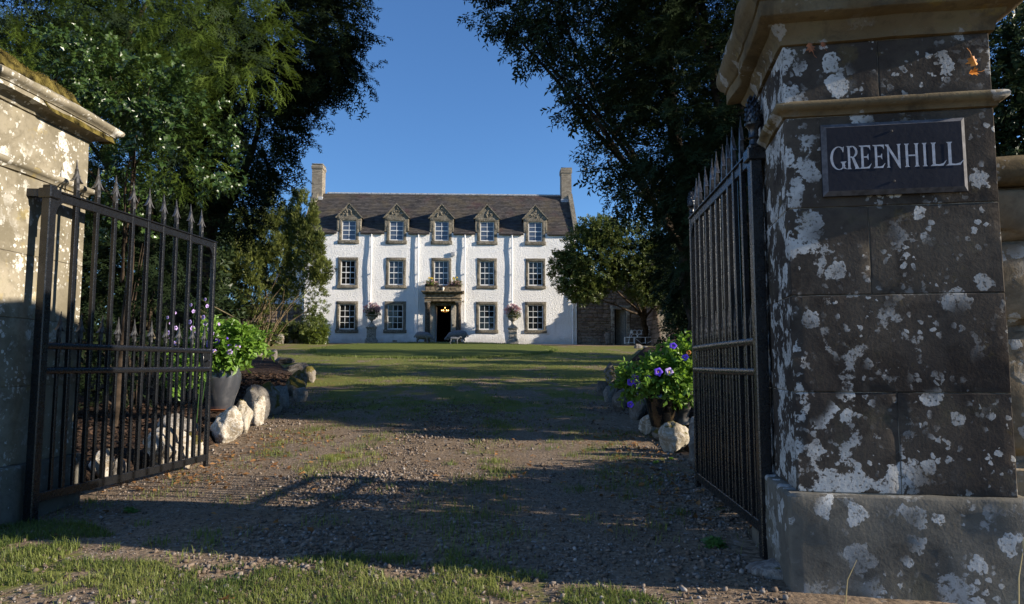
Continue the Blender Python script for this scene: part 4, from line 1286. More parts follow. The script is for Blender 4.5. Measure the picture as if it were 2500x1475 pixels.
def gate(label, p0, p1, pitch, first, finials, strap_dir, zpost):
    d = Vector((p1[0] - p0[0], p1[1] - p0[1], 0)); L = d.length
    gt = thing("iron_gate", label, "gate", (p0[0], p0[1], 0), math.atan2(d.y, d.x))
    I = MT['iron']
    ZT, ZM1, ZM2, ZB = 2.16, 1.125, 0.96, 0.145
    obj("hinge_post", B().cbox(-0.032, 0.032, -0.032, 0.032, zpost, 2.19, 0.006).mesh("hinge_post", I, smooth=30), gt)
    obj("end_stile", B().cbox(L - 0.018, L + 0.018, -0.02, 0.02, ZB - 0.08, ZT, 0.005).mesh("end_stile", I, smooth=30), gt)
    b = B(); b.cbox(0.033, L - 0.02, -0.014, 0.014, ZT - 0.062, ZT - 0.006, 0.003); b.cbox(0.033, L + 0.02, -0.028, 0.028, ZT - 0.005, ZT + 0.006, 0.002)
    # curved bracket under both ends
    for sg, X in ((1, 0.033), (-1, L - 0.02)):
        pts = [(0.0, 0.0), (0.0, -0.20), (0.012, -0.20)] + [(0.10 - 0.088 * math.cos(R(a)), -0.125 + 0.125 * math.sin(R(a)) - 0.0) for a in range(0, 91, 15)]
        b.prism([(X + sg * x, ZT - 0.061 + z) for x, z in pts], -0.012, 0.012)
    obj("top_rail", b.mesh("top_rail", I, smooth=30), gt)
    obj("middle_rail", B().tube([(0.03, 0, ZM1), (L * 0.5, 0, ZM1 + 0.002), (L - 0.018, 0, ZM1)], 0.025, 12).mesh("middle_rail", I, smooth=50), gt)
    obj("middle_rail", B().tube([(0.03, 0, ZM2), (L * 0.5, 0, ZM2 - 0.002), (L - 0.018, 0, ZM2)], 0.025, 12).mesh("middle_rail", I, smooth=50), gt)
    obj("bottom_rail", B().cbox(0.033, L - 0.02, -0.013, 0.013, ZB - 0.03, ZB + 0.03, 0.003).mesh("bottom_rail", I, smooth=30), gt)
    bar = B().cbox(-0.015, 0.015, -0.015, 0.015, ZB + 0.03, ZT + 0.06, 0.003).mesh("tall_bar", I)
    sbar = B().cbox(-0.0105, 0.0105, -0.0105, 0.0105, ZB + 0.03, ZM1 + 0.06, 0.002).mesh("short_bar", I)
    n = 9
    for k in range(n):
        u = first + pitch * k
        o = obj("tall_bar", bar, gt, (u + random.uniform(-.003, .003), 0, 0), (random.uniform(-.004, .004), random.uniform(-.003, .003), 0))
        obj("spear_head", SPEAR, o, (0, 0, ZT + 0.055), (random.uniform(-.03, .03), random.uniform(-.04, .04), random.uniform(-.12, .12)))
    for k in range(n + 1):
        u = first + pitch * (k - 0.5)
        o = obj("short_bar", sbar, gt, (u + random.uniform(-.003, .003), 0, 0), (random.uniform(-.004, .004), random.uniform(-.004, .004), 0))
        obj("spear_head", SPEAR_S, o, (0, 0, ZM1 + 0.055), (random.uniform(-.03, .03), random.uniform(-.05, .05), random.uniform(-.15, .15)))
    b = B(); b.cbox(L - 0.02 - 0.11, L - 0.02, -0.016, 0.016, ZM2 + 0.02, ZM1 - 0.02, 0.003); b.tube([(L - 0.075, -0.02, ZM2 + 0.08), (L - 0.075, -0.045, ZM2 + 0.08), (L - 0.12, -0.05, ZM2 + 0.075)], 0.007, 7)
    obj("lock_plate", b.mesh("lock_plate", I, smooth=40), gt)
    # strap that holds the post to the pier
    b = B(); b.cbox(-0.048, 0.048, -0.048, 0.048, 2.10, 2.165, 0.006)
    sd = Vector(strap_dir); ca, sa = math.cos(-gt.rotation_euler.z), math.sin(-gt.rotation_euler.z)
    sl = Vector((sd.x * ca - sd.y * sa, sd.x * sa + sd.y * ca, 0))
    q = Vector((-sl.y, sl.x, 0)).normalized() * 0.03
    b.raw([tuple(a) for a in [(-q.x, -q.y, 2.108), (q.x, q.y, 2.108), (sl.x + q.x, sl.y + q.y, 2.108), (sl.x - q.x, sl.y - q.y, 2.108), (-q.x, -q.y, 2.158), (q.x, q.y, 2.158), (sl.x + q.x, sl.y + q.y, 2.158), (sl.x - q.x, sl.y - q.y, 2.158)]],
          [(0, 1, 2, 3), (4, 7, 6, 5), (0, 4, 5, 1), (1, 5, 6, 2), (2, 6, 7, 3), (3, 7, 4, 0)])
    obj("hinge_strap", b.mesh("hinge_strap", I, smooth=30), gt)
    if finials:
        for u, s, nm in ((0.0, 1.0, 'a'), (L, 0.72, 'b')):
            b = B()
            b.lathe([(0.032 * s, 0), (0.036 * s, 0.012 * s), (0.024 * s, 0.03 * s), (0.022 * s, 0.055 * s), (0.030 * s, 0.065 * s), (0.024 * s, 0.08 * s), (0.026 * s, 0.11 * s), (0.034 * s, 0.125 * s), (0.046 * s, 0.135 * s), (0.047 * s, 0.145 * s)], 14)
            # pine cone: spiral of overlapping scales
            for k in range(64):
                tt = k / 63; a = k * 2.39996; rr = 0.044 * s * math.sqrt(max(0.02, 1 - (tt * 0.98) ** 2.2)); z = (0.145 + 0.155 * tt) * s
                ca_, sa_ = math.cos(a), math.sin(a); wd = 0.013 * s * (1.1 - 0.5 * tt)
                c = np.array((rr * ca_, rr * sa_, z)); tg = np.array((-sa_, ca_, 0)); o_ = np.array((ca_, sa_, 0.25))
                b.raw([c - tg * wd - (0, 0, .012 * s), c + o_ * .006 * s, c + tg * wd - (0, 0, .012 * s), c + (0, 0, .017 * s), c - o_ * .012 * s], [(0, 1, 3), (1, 2, 3), (0, 4, 1), (4, 2, 1)])
            b.lathe([(0.042 * s, 0.145 * s), (0.043 * s, 0.18 * s), (0.038 * s, 0.22 * s), (0.026 * s, 0.26 * s), (0.010 * s, 0.295 * s), (0.0, 0.30 * s)], 14)
            obj("finial", b.mesh("pine_cone_finial", I, smooth=40), gt, (u, 0, 2.165 if u == 0 else ZT))
    return gt
gl = gate("black iron gate leaf standing open against the sunlit buff pier", (-3.075, 4.55), (-2.835, 6.55), 0.194, 0.25, False, (-0.14, -0.02, 0), -0.02)
gr = gate("black iron gate leaf with pine cone finials hung on the dark pier", (1.318, 3.70), (1.432, 5.46), 0.170, 0.225, True, (0.10, 0.0, 0), 0.0)

# ------------------------------------------------------------------ boulders edging the beds
def rockmat(name, a, b_, vein=0.0, moss=0.0):
    t = NT(name)
    c = t.mix(t.step(t.noise(5, 6, 0.65), 0.35, 0.65), a, b_)
    c = t.mix(t.math('MULTIPLY', t.step(t.noise(18, 5, 0.7), 0.55, 0.7), 0.5), c, tuple(x * 0.5 for x in a))
    if vein:
        c = t.mix(t.math('MULTIPLY', t.step(t.math('ABSOLUTE', t.math('SUBTRACT', t.noise(4.5, 6, 0.7, dist=1.2), 0.5)), 0.05, 0.0), vein), c, (0.72, 0.70, 0.66))
    c = t.mix(t.math('MULTIPLY', t.step(t.noise(11, 6, 0.7), 0.60, 0.68), 0.5), c, (0.50, 0.49, 0.45))
    if moss:
        nz = t.sep(t.n("NewGeometry").outputs['Normal'])[2]
        mk = t.step(t.math('ADD', t.math('MULTIPLY', nz, 0.35), t.noise(4.5, 6, 0.7)), 0.95 - 0.45 * moss, 1.05 - 0.45 * moss)
        c = t.mix(mk, c, t.mix(t.noise(40, 4), (0.05, 0.042, 0.01), (0.17, 0.14, 0.03)))
    t.bump(t.noise(10, 8, 0.7), 0.9, 0.05)
    return t.done(c, 0.92, 0.2)
MT['rock_pale'] = rockmat("pale_boulder", (0.27, 0.225, 0.165), (0.40, 0.35, 0.27), 0.55)
MT['rock_palemoss'] = rockmat("pale_mossy_boulder", (0.27, 0.225, 0.16), (0.38, 0.335, 0.25), 0.4, 0.6)
MT['rock_grey'] = rockmat("grey_boulder", (0.15, 0.135, 0.12), (0.25, 0.225, 0.20), 0.2, 0.25)
MT['rock_moss'] = rockmat("mossy_boulder", (0.15, 0.13, 0.11), (0.24, 0.21, 0.17), 0.1, 0.85)
MT['rock_dark'] = rockmat("dark_boulder", (0.10, 0.09, 0.08), (0.17, 0.15, 0.13), 0.1, 0.3)
def rock_mesh(w, dp, h, seed, mat, planes=14, sharp=0.5, amp=1.0):
    r_ = np.random.default_rng(seed)
    N = r_.normal(size=(planes, 3)); N /= np.linalg.norm(N, axis=1)[:, None]
    hh = r_.uniform(0.62, 1.0, planes)
    D, F = ICO3
    dots = D @ N.T
    rad = np.where(dots > 0.05, hh / np.maximum(dots, 0.05), 9).min(1)
    rad = np.minimum(rad, 1.12)
    rad = rad * sharp + (1 - sharp) * 0.95
    P = D * rad[:, None]
    P = P + D * ((noise(P, 2.2, seed) - 0.5) * 0.24 + (noise(P, 6, seed + 1) - 0.5) * 0.13 + (noise(P, 14, seed + 2) - .5) * .035)[:, None]
    P = P / np.abs(P).max(0) * (w / 2, dp / 2, h / 2)
    P[:, 2] += h / 2 - 0.24 * h
    return tri_mesh("boulder", P, F, mat, smooth=True)
BOUL = [  # x, y, width, height, material, label
    (-3.48, 8.60, .35, .43, 'rock_pale', "big pale white veined boulder in front of the glazed left pot"),
    (-3.58, 9.35, .31, .42, 'rock_palemoss', "pale boulder with yellow moss just right of the white veined one"),
    (-3.62, 10.0, .22, .40, 'rock_pale', "narrow pale boulder squeezed beside the yellow mossed one"),
    (-3.83, 10.5, .50, .52, 'rock_dark', "leaning dark grey boulder at the edge of the left sunlit patch"),
    (-3.87, 11.2, .44, .56, 'rock_moss', "tall dark boulder with a moss stripe on its top, left border"),
    (-3.95, 11.9, .36, .46, 'rock_grey', "grey boulder behind the moss striped tall one, left border"),
    (-3.98, 13.1, .30, .30, 'rock_grey', "small flat topped grey boulder standing out into the drive, left"),
    (-4.35, 14.1, .46, .40, 'rock_moss', "rounded boulder wholly furred in yellow green moss, left border"),
    (-4.75, 15.5, .44, .44, 'rock_moss', "mossy boulder next to and beyond the fully furred one"),
    (-4.95, 17.0, .40, .42, 'rock_moss', "square mossy boulder at the near corner of the drive bend, left"),
    (-6.10, 19.7, .80, .34, 'rock_dark', "long low dark boulder lying at the drive bend, left"),
    (-8.70, 25.4, .32, .46, 'rock_dark', "thin upright pointed dark stone in the left border"),
    (-7.80, 23.8, .70, .24, 'rock_dark', "low flat dark stone right of the upright pointed stone"),
    (-10.5, 28.8, .45, .34, 'rock_grey', "grey stone in shade farthest along the curving left border"),
    (-3.45, 5.95, .20, .26, 'rock_pale', "small round white stone behind the gate at the foot of the buff pier"),
    (-3.36, 6.06, .14, .16, 'rock_grey', "little grey stone between the round white stone and the pale block"),
    (-3.21, 6.62, .44, .36, 'rock_pale', "big pale squared block behind the left gate bars"),
    (-3.32, 7.30, .34, .26, 'rock_palemoss', "low pale stone between the squared block and the white veined boulder"),
    (-4.05, 8.55, .50, .34, 'rock_grey', "second row grey stone behind the left gate, beside the pot"),
    (-15.4, 42.0, .80, .36, 'rock_pale', "low pale rock at the left end of the far row under the thicket"),
    (-14.75, 42.2, .72, .38, 'rock_palemoss', "second pale rock from the left in the far row under the thicket"),
    (-14.1, 42.3, .64, .62, 'rock_pale', "tallest white rock of the far row under the thicket"),
    (-13.62, 42.6, .36, .40, 'rock_pale', "small white rock just right of the tallest in the far row"),
    (-13.25, 42.9, .50, .44, 'rock_palemoss', "tan rock in the middle of the far row by the clipped shrub"),
    (-12.85, 43.2, .46, .50, 'rock_pale', "leaning pale rock beside the clipped shrub"),
    (-12.5, 43.6, .44, .42, 'rock_palemoss', "last rock of the far row touching the clipped shrub"),
    (1.79, 9.30, .34, .26, 'rock_pale', "low rounded pale boulder left of the black glazed pot"),
    (1.80, 7.75, .36, .34, 'rock_palemoss', "tall craggy pale boulder catching the sun before the right pots"),
    (1.93, 7.35, .26, .42, 'rock_grey', "grey boulder between the craggy pale one and the right gate"),
    (1.91, 10.7, .36, .52, 'rock_dark', "tall dark boulder standing behind the right petunias"),
    (1.83, 11.8, .28, .38, 'rock_dark', "dark boulder second behind the right petunias"),
    (1.80, 13.1, .24, .40, 'rock_grey', "split grey boulder with a pale face in the right border"),
    (1.82, 14.1, .26, .36, 'rock_dark', "dark boulder beyond the split grey one, right border"),
    (2.85, 20.3, .36, .34, 'rock_dark', "square dark stone farthest along the right border"),
    (2.40, 17.2, .30, .34, 'rock_moss', "pale topped mossy stone in the right border near the sunlit grass"),
    (1.95, 8.75, .40, .24, 'rock_moss', "mossy low boulder under the black glazed pot"),
    (1.80, 6.80, .20, .32, 'rock_dark', "dark boulder hard against the end of the right gate"),
    (6.95, 38.6, .56, .26, 'rock_dark', "dark rock on the grass before the white bench"),
    (7.30, 38.1, .28, .18, 'rock_grey', "small grey rock beside the dark rock before the white bench"),
]
for i, (x, y, w, h, m, lab) in enumerate(BOUL):
    sq = 0.97 if 'block' in lab or 'square' in lab or 'flat' in lab else 0.93
    me = rock_mesh(w * 1.08, w * random.uniform(0.8, 1.05), h * 1.28, 500 + i * 7, MT[m], planes=9 if sq > .95 else 13, sharp=sq)
    o = obj("boulder", me, None, (x, y, float(gz_true(x, y)[0]) + (0.04 if y < 12 else 0.0)), (random.uniform(-.1, .1), random.uniform(-.1, .1), random.uniform(0, 6.28)))
    tag(o, lab, "boulder", "boulders edging the flower beds")
    o.rotation_euler[2] = random.uniform(0, 6.28)

# ------------------------------------------------------------------ foliage
def frames(fwd, up):
    f = fwd / (np.linalg.norm(fwd, axis=1)[:, None] + 1e-9)
    s = np.cross(up, f); s /= np.linalg.norm(s, axis=1)[:, None] + 1e-9
    u = np.cross(f, s)
    return np.stack([f, s, u], 2)      # columns: local x, y, z

def scatter(T, pos, fwd, up, scale):
    V, F = T
    M = frames(fwd, up)
    P = np.einsum('nij,kj->nki', M, V) * np.asarray(scale)[:, None, None] + pos[:, None, :]
    n, k = len(pos), len(V)
    Fa = (F[None] + (np.arange(n) * k)[:, None, None]).reshape(-1, F.shape[1])
    return P.reshape(-1, 3), Fa

def tpl(tris):
    V = []; F = []
    for tr in tris:
        F.append((len(V), len(V) + 1, len(V) + 2)); V += list(tr)
    return np.array(V, float), np.array(F)

def spray(twigs, npairs, nl, nw, seed=1, flat=0.25):
    """a flat yew spray of unit length along x: needles in two ranks on a forked twig"""
    r_ = random.Random(seed); tr = []
    segs = [((0, 0, 0), (1, 0, -0.05), npairs)]
    for k in range(twigs):
        t = 0.12 + 0.7 * k / max(1, twigs - 1); sg = 1 if k % 2 else -1
        L = (0.55 - 0.35 * t) * r_.uniform(.8, 1.15)
        segs.append(((t, 0, -0.05 * t), (t + L * 0.75, sg * L * 0.62, -0.05 * t - 0.06 + r_.uniform(-.05, .05)), max(3, int(npairs * L * 1.15))))
    for a, c, n in segs:
        a = np.array(a); c = np.array(c); d = (c - a); L = np.linalg.norm(d); d /= L
        s = np.array((-d[1], d[0], 0)); s /= np.linalg.norm(s)
        tr.append((a - s * nw * .35, a + s * nw * .35, c))
        for i in range(n):
            for sg in (-1, 1):
                o = a + d * L * (i + 0.7) / n
                ln = nl * (1 - 0.35 * (i / n) ** 2) * r_.uniform(.8, 1.1)
                tip = o + (s * sg * 0.82 + d * 0.55) * ln + np.array((0, 0, r_.uniform(-flat, flat) * ln))
                tr.append((o - d * nw * .5, o + d * nw * .5, tip))
    return tpl(tr)

def cluster(n, ll, lw, spread=0.8, seed=1, fold=0.25, spiny=False):
    """a twig of unit length with n leaves set round it"""
    r_ = random.Random(seed); tr = []
    tr.append(((0, -0.012, 0), (0, 0.012, 0), (0.9, 0, 0)))
    for i in range(n):
        t = 0.15 + 0.85 * i / n
        a = i * 2.4 + r_.uniform(-.4, .4)
        o = np.array((t, 0, 0.0))
        d = np.array((0.55 + 0.4 * (t > .8), math.cos(a) * spread, math.sin(a) * spread * 0.75)); d /= np.linalg.norm(d)
        s = np.cross(d, (0.2, r_.uniform(-.6, .6), 1.0)); s /= np.linalg.norm(s)
        nn = np.cross(s, d)
        L = ll * r_.uniform(.75, 1.15); w = lw * r_.uniform(.8, 1.1)
        tip = o + d * L - nn * L * 0.12
        m = o + d * L * 0.5
        if spiny:
            q = [o, o + d * L * .22 + s * w + nn * w * fold, o + d * L * .40 + s * w * .45, o + d * L * .58 + s * w * 1.05 + nn * w * fold, o + d * L * .78 + s * w * .4, tip]
            p = [o, o + d * L * .22 - s * w + nn * w * fold, o + d * L * .40 - s * w * .45, o + d * L * .58 - s * w * 1.05 + nn * w * fold, o + d * L * .78 - s * w * .4, tip]
            c1, c2 = o + d * L * .35, o + d * L * .65
            for e in (q, p):
                tr += [(e[0], e[1], c1), (e[1], e[2], c1), (e[2], c2, c1), (e[2], e[3], c2), (e[3], e[4], c2), (e[4], tip, c2)]
        else:
            l1, r1 = m + s * w + nn * w * fold, m - s * w + nn * w * fold
            tr += [(o, l1, tip), (o, tip, r1)]
    return tpl(tr)

def tuft(n, spread, w, seed=1):
    """upright tuft: narrow blades fanning about +x"""
    r_ = random.Random(seed); tr = []
    for i in range(n):
        a = r_.uniform(0, 6.28); rr = spread * math.sqrt(r_.random())
        o = np.array((r_.uniform(0, .5), math.cos(a) * rr * .4, math.sin(a) * rr * .4))
        d = np.array((1, math.cos(a) * spread, math.sin(a) * spread)); d /= np.linalg.norm(d)
        s = np.cross(d, (math.sin(a * 3), 1, math.cos(a * 2))); s /= np.linalg.norm(s)
        L = r_.uniform(.35, .6)
        tr.append((o - s * w, o + s * w, o + d * L))
    return tpl(tr)

T_YEW = [spray(6, 14, 0.095, 0.028, 1), spray(6, 12, 0.10, 0.030, 2)]
T_YEWF = [spray(4, 8, 0.17, 0.060, 3), spray(5, 7, 0.18, 0.062, 4)]
T_HOLLY = [cluster(7, 0.42, 0.13, 0.9, 5, 0.35, True), cluster(6, 0.46, 0.14, 0.9, 6, 0.35, True)]
T_OAK = [cluster(9, 0.42, 0.085, 0.85, 7), cluster(8, 0.45, 0.09, 0.85, 8)]
T_ILEX = [cluster(11, 0.40, 0.13, 0.95, 9), cluster(10, 0.42, 0.13, 0.95, 10)]
T_TUFT = [tuft(16, 0.55, 0.055, 11), tuft(14, 0.6, 0.06, 12)]
T_BED = [cluster(9, 0.50, 0.15, 1.0, 13), cluster(8, 0.52, 0.16, 1.0, 14)]

def in_lobes(lobes, n, shell=0.5, seed=0, gap=0.42, gfreq=1.2):
    """points through the outer part of ellipsoid lobes, thinned to leave gaps"""
    r_ = np.random.default_rng(seed)
    vol = np.array([(l[3] * l[4] + l[4] * l[5] + l[3] * l[5]) * (l[6] if len(l) > 6 else 1) for l in lobes]); vol /= vol.sum()
    P = []; O = []; got = 0
    while got < n:
        m = int(n * 1.6)
        k = r_.choice(len(lobes), m, p=vol)
        L = np.array([l[:6] for l in lobes])[k]
        d = r_.normal(size=(m, 3)); d /= np.linalg.norm(d, axis=1)[:, None]
        rad = 1 - np.abs(r_.normal(size=m)) * shell * 0.5
        rad = np.clip(rad, 0.05, 1) * (0.86 + 0.30 * noise(d * 2.2 + k[:, None] * 3.1, 1.0, seed + 2))
        p = L[:, :3] + d * rad[:, None] * L[:, 3:6]
        # drop what lies deep inside another lobe
        deep = np.zeros(m, bool)
        for j, l in enumerate(lobes):
            q = ((p - np.array(l[:3])) / np.array(l[3:6]))
            deep |= (np.linalg.norm(q, axis=1) < 0.55) & (k != j)
        keep = (~deep) & (noise(p, gfreq, seed + 5) + 0.35 * noise(p, gfreq * 3, seed + 6) > gap)
        p, o = p[keep], (d * (1 / L[:, 3:6]) * L[:, 3:6].mean(1)[:, None])[keep]
        P.append(p); O.append(o); got += len(p)
    P = np.concatenate(P)[:n]; O = np.concatenate(O)[:n]
    return P, O / np.linalg.norm(O, axis=1)[:, None]

def leaves(name, parent, T, lobes, n, size, mat, out=0.7, droop=0.3, rnd=0.5, flat=True, seed=0, shell=0.5, gap=0.42, gfreq=1.2, upright=0.0, kind='stuff', keep=None):
    P, O = in_lobes(lobes, n, shell, seed, gap, gfreq)
    if keep is not None:
        m = keep(P); P, O = P[m], O[m]; n = len(P)
    r_ = np.random.default_rng(seed + 1)
    fwd = O * out + r_.normal(size=(n, 3)) * rnd * 0.5 + np.array((0, 0, -droop + upright))
    up = (np.array((0, 0, 1.0)) + O * 0.4 + r_.normal(size=(n, 3)) * 0.35) if flat else r_.normal(size=(n, 3))
    sc = size * r_.uniform(0.65, 1.25, n)
    tint = np.clip(0.75 * noise(P, 1.3, seed + 8) + 0.5 * r_.random(n) - 0.12, 0, 1)
    VV = []; FF = []; TT = []; off = 0
    pick = r_.integers(0, len(T), n)
    for j, t in enumerate(T):
        s = pick == j
        if not s.any(): continue
        v, f = scatter(t, P[s], fwd[s], up[s], sc[s])
        VV.append(v); FF.append(f + off); TT.append(np.repeat(tint[s], len(t[0]))); off += len(v)
    me = tri_mesh(name, np.concatenate(VV), np.concatenate(FF), mat, np.concatenate(TT))
    return obj(name, me, parent, kind=kind), P

T_IN = [cluster(12, 0.55, 0.16, 1.1, 21), cluster(12, 0.6, 0.17, 1.1, 22)]
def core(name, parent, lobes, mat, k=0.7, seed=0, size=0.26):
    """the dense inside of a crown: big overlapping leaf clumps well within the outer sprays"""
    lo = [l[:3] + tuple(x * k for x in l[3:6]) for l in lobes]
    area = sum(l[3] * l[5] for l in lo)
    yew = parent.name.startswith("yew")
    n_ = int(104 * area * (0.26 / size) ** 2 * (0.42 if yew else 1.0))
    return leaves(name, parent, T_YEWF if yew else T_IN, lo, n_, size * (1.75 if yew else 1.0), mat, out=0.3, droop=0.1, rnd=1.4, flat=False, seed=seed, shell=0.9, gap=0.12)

def trunk(b, pts, r0, r1, seed=0, n=10):
    P = np.array(pts, float); m = 14
    t = np.linspace(0, len(P) - 1, m)
    Q = np.stack([np.interp(t, range(len(P)), P[:, k]) for k in range(3)], 1)
    Q[1:-1] += vnoise(Q[1:-1], 1.3, seed) * r0 * 1.4
    rr = np.linspace(r0, r1, m) * (0.88 + 0.3 * noise(Q, 2.0, seed + 4))
    rr[0] *= 1.35
    b.tube(Q, rr, n)

def tree(label, base, top, r0, lobes, limbs=6, bark='bark', seed=0, name="yew_tree", cat="tree", corek=0.66, coremat=None, extra=None):
    """trunk and limbs under an Empty; crown leaves are added by the caller"""
    t = thing(name, label, cat, base)
    inv = np.array(base)
    b = B(); trunk(b, [(0, 0, -0.3), tuple((np.array(top) - inv) * 0.5 + (0.1, 0, 0)), tuple(np.array(top) - inv)], r0, r0 * 0.45, seed)
    obj("trunk", b.mesh("trunk", MT[bark], smooth=70), t)
    r_ = np.random.default_rng(seed)
    lo = sorted(lobes, key=lambda l: -l[3] * l[5])
    for k in range(limbs):
        l = lo[k % len(lo)]
        tgt = np.array(l[:3]) - inv + r_.normal(size=3) * np.array(l[3:6]) * 0.3
        st = (np.array(top) - inv) * r_.uniform(0.35, 0.95)
        b = B(); mid = (st + tgt) / 2 + r_.normal(size=3) * 0.2 + (0, 0, 0.15)
        trunk(b, [tuple(st), tuple(mid), tuple(tgt)], r0 * 0.34, r0 * 0.08, seed + k, 7)
        obj("limb", b.mesh("limb", MT[bark], smooth=70), t)
    if extra:
        lobes = [tuple(l) for l in lobes]
    rel = [tuple(np.array(l[:3]) - inv) + tuple(l[3:]) for l in lobes]
    if corek:
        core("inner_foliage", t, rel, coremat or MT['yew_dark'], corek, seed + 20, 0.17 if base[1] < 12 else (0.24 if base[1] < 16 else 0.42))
    return t, rel

# near yew over the left pier, in sun
L2 = [(-6.2, 8.4, 5.2, 1.4, 1.2, 1.0), (-4.9, 8.6, 5.35, 1.3, 1.1, .85), (-3.75, 8.7, 5.35, .95, .9, .75), (-5.1, 8.4, 4.55, 1.3, .8, .55), (-3.45, 8.5, 4.75, .62, .7, .50), (-4.3, 8.1, 4.15, .75, .55, .5), (-3.95, 8.2, 3.5, .38, .4, .45), (-5.2, 9.6, 6.9, 2.2, 1.5, 1.2), (-7.5, 9.0, 5.0, 1.6, 1.2, 1.2)]
t2, r2 = tree("sunlit yew with flat feathery sprays reaching over the left pier", (-7.8, 10.6, 0.15), (-6.8, 9.8, 4.8), 0.24, L2, 6, seed=11, corek=0.7)
leaves("crown", t2, T_YEW, r2, 3700, 0.27, MT['yew'], out=0.85, droop=0.22, rnd=0.75, seed=12, shell=0.55, gap=0.57, gfreq=1.6)
# holly tangled through it
L1 = [(-4.25, 7.2, 4.0, .60, .5, .50), (-3.75, 7.1, 3.75, .50, .45, .45), (-3.35, 7.2, 3.5, .45, .4, .38), (-4.75, 7.2, 4.25, .50, .4, .40), (-3.15, 7.3, 3.1, .28, .3, .30), (-3.9, 7.4, 3.3, .5, .4, .35), (-4.6, 7.9, 3.0, .5, .4, .5)]
t1, r1 = tree("glossy green holly growing through the yew beside the left pier", (-4.9, 8.6, 0.15), (-4.4, 7.9, 3.6), 0.05, L1, 5, seed=31, name="holly_tree", corek=0)
leaves("crown", t1, T_HOLLY, r1, 560, 0.20, MT['holly'], out=0.6, droop=0.12, rnd=0.9, flat=True, seed=32, shell=0.9, gap=0.55, gfreq=2.6)
# tall dark yew behind
L3 = [(-5.6, 13, 8.2, 2.6, 2, 2.3), (-4.2, 12.6, 7.3, 1.35, 1.3, 1.25), (-3.3, 12.4, 6.45, .72, .7, .45), (-3.95, 12.5, 6.7, .8, .8, .6), (-5.5, 13.2, 5.1, 1.0, .9, 1.0), (-5.0, 13.1, 5.35, .75, .8, 1.0), (-5.5, 13.4, 4.3, .6, .7, .8), (-3.9, 12.5, 8.8, 1.05, 1, 1.0), (-4.75, 12.7, 5.5, .85, 1.0, .85), (-6.9, 12.8, 4.6, 1.4, 1.2, 1.2), (-8.3, 13, 5, 2.4, 1.6, 2.2), (-3.6, 12.4, 7.5, .75, .7, .5), (-8, 13.5, 8.5, 2.5, 2, 2.2), (-4.9, 12.8, 6.4, 1.2, 1, 1.2)]
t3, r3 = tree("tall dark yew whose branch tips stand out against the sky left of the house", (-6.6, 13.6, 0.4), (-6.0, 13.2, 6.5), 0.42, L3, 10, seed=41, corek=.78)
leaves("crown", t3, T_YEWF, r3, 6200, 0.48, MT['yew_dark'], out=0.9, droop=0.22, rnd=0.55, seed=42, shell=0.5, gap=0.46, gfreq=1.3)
# dark evergreen mass behind the left bed
L4 = [(-8.0, 17.6, 1.9, .95, 1.0, 1.5), (-8.6, 17.5, 2.6, 1.2, 1.2, 2.0), (-10.4, 17.5, 2.6, 1.8, 1.3, 2.3), (-12.6, 17, 3.0, 2.2, 1.3, 2.6), (-8.8, 17.8, 4.6, 1.2, 1.2, 1.3), (-14.8, 17, 3.5, 2.2, 1.5, 3)]
t4, r4 = tree("dark rhododendron thicket in deep shade behind the left bed", (-9.6, 17.8, 0.5), (-9.4, 17.6, 2.6), 0.14, L4, 9, seed=51, name="rhododendron", cat="shrub", bark='bark_pale', corek=0.8)
leaves("foliage", t4, T_ILEX, r4, 2600, 0.42, MT['oak'], out=0.7, droop=0.15, rnd=0.8, seed=52, shell=0.5, gap=0.40)
b = B()
for k in range(16):          # bare twisting stems at its front
    x = -10.5 + k * 0.22; r_ = random.Random(k)
    z = 0.4 + 0.1 * k % 1.2
    b.tube([(x + 9.6, -1.5, 0.0), (x + 9.6 + r_.uniform(-.6, .6), -1.6 + r_.uniform(-.2, .2), 0.7 + r_.uniform(0, .5)), (x + 9.6 + r_.uniform(-1, 1), -1.5, 1.4 + r_.uniform(0, .8)), (x + 9.6 + r_.uniform(-1.4, 1.4), -1.3, 2.4)], [0.045, 0.035, 0.025, 0.012], 6)
obj("stem", b.mesh("stem", MT['bark_pale'], smooth=60), t4)
# upright yews near the house, sunlit, with their leaning bare stems
cols = [(-10.9, 37.5, 9.2, .50), (-11.5, 37.6, 9.9, .50), (-12.0, 37.8, 9.9, .50), (-10.45, 37.4, 7.4, .42), (-12.6, 37.5, 9.1, .55), (-13.2, 37.2, 9.9, .55), (-13.9, 37, 8.6, .6), (-14.6, 37, 8.9, .7), (-15.4, 37, 8.0, .8), (-16.4, 37.2, 7.6, .9)]
L5 = []
for k, (x, y, zt, rr) in enumerate(cols):
    zb = 5.2 + 0.55 * (k % 3) - (0.5 if k > 5 else 0) - (1.0 if k > 7 else 0)
    L5 += [(x, y, (zt + zb) / 2 - .5, rr * .8, rr * .8, (zt - zb) / 2 - .3), (x + .08, y, zb + (zt - zb) * .38, rr * .95, rr * .9, (zt - zb) * .33), (x, y + .1, zt - .55, rr * .42, rr * .42, 1.35, 2.6), (x + rr * .6, y + .1, zt - 1.7, rr * .32, rr * .32, 1.0, 2.2), (x - rr * .55, y - .1, zt - 1.3, rr * .30, rr * .30, 1.0, 2.2)]
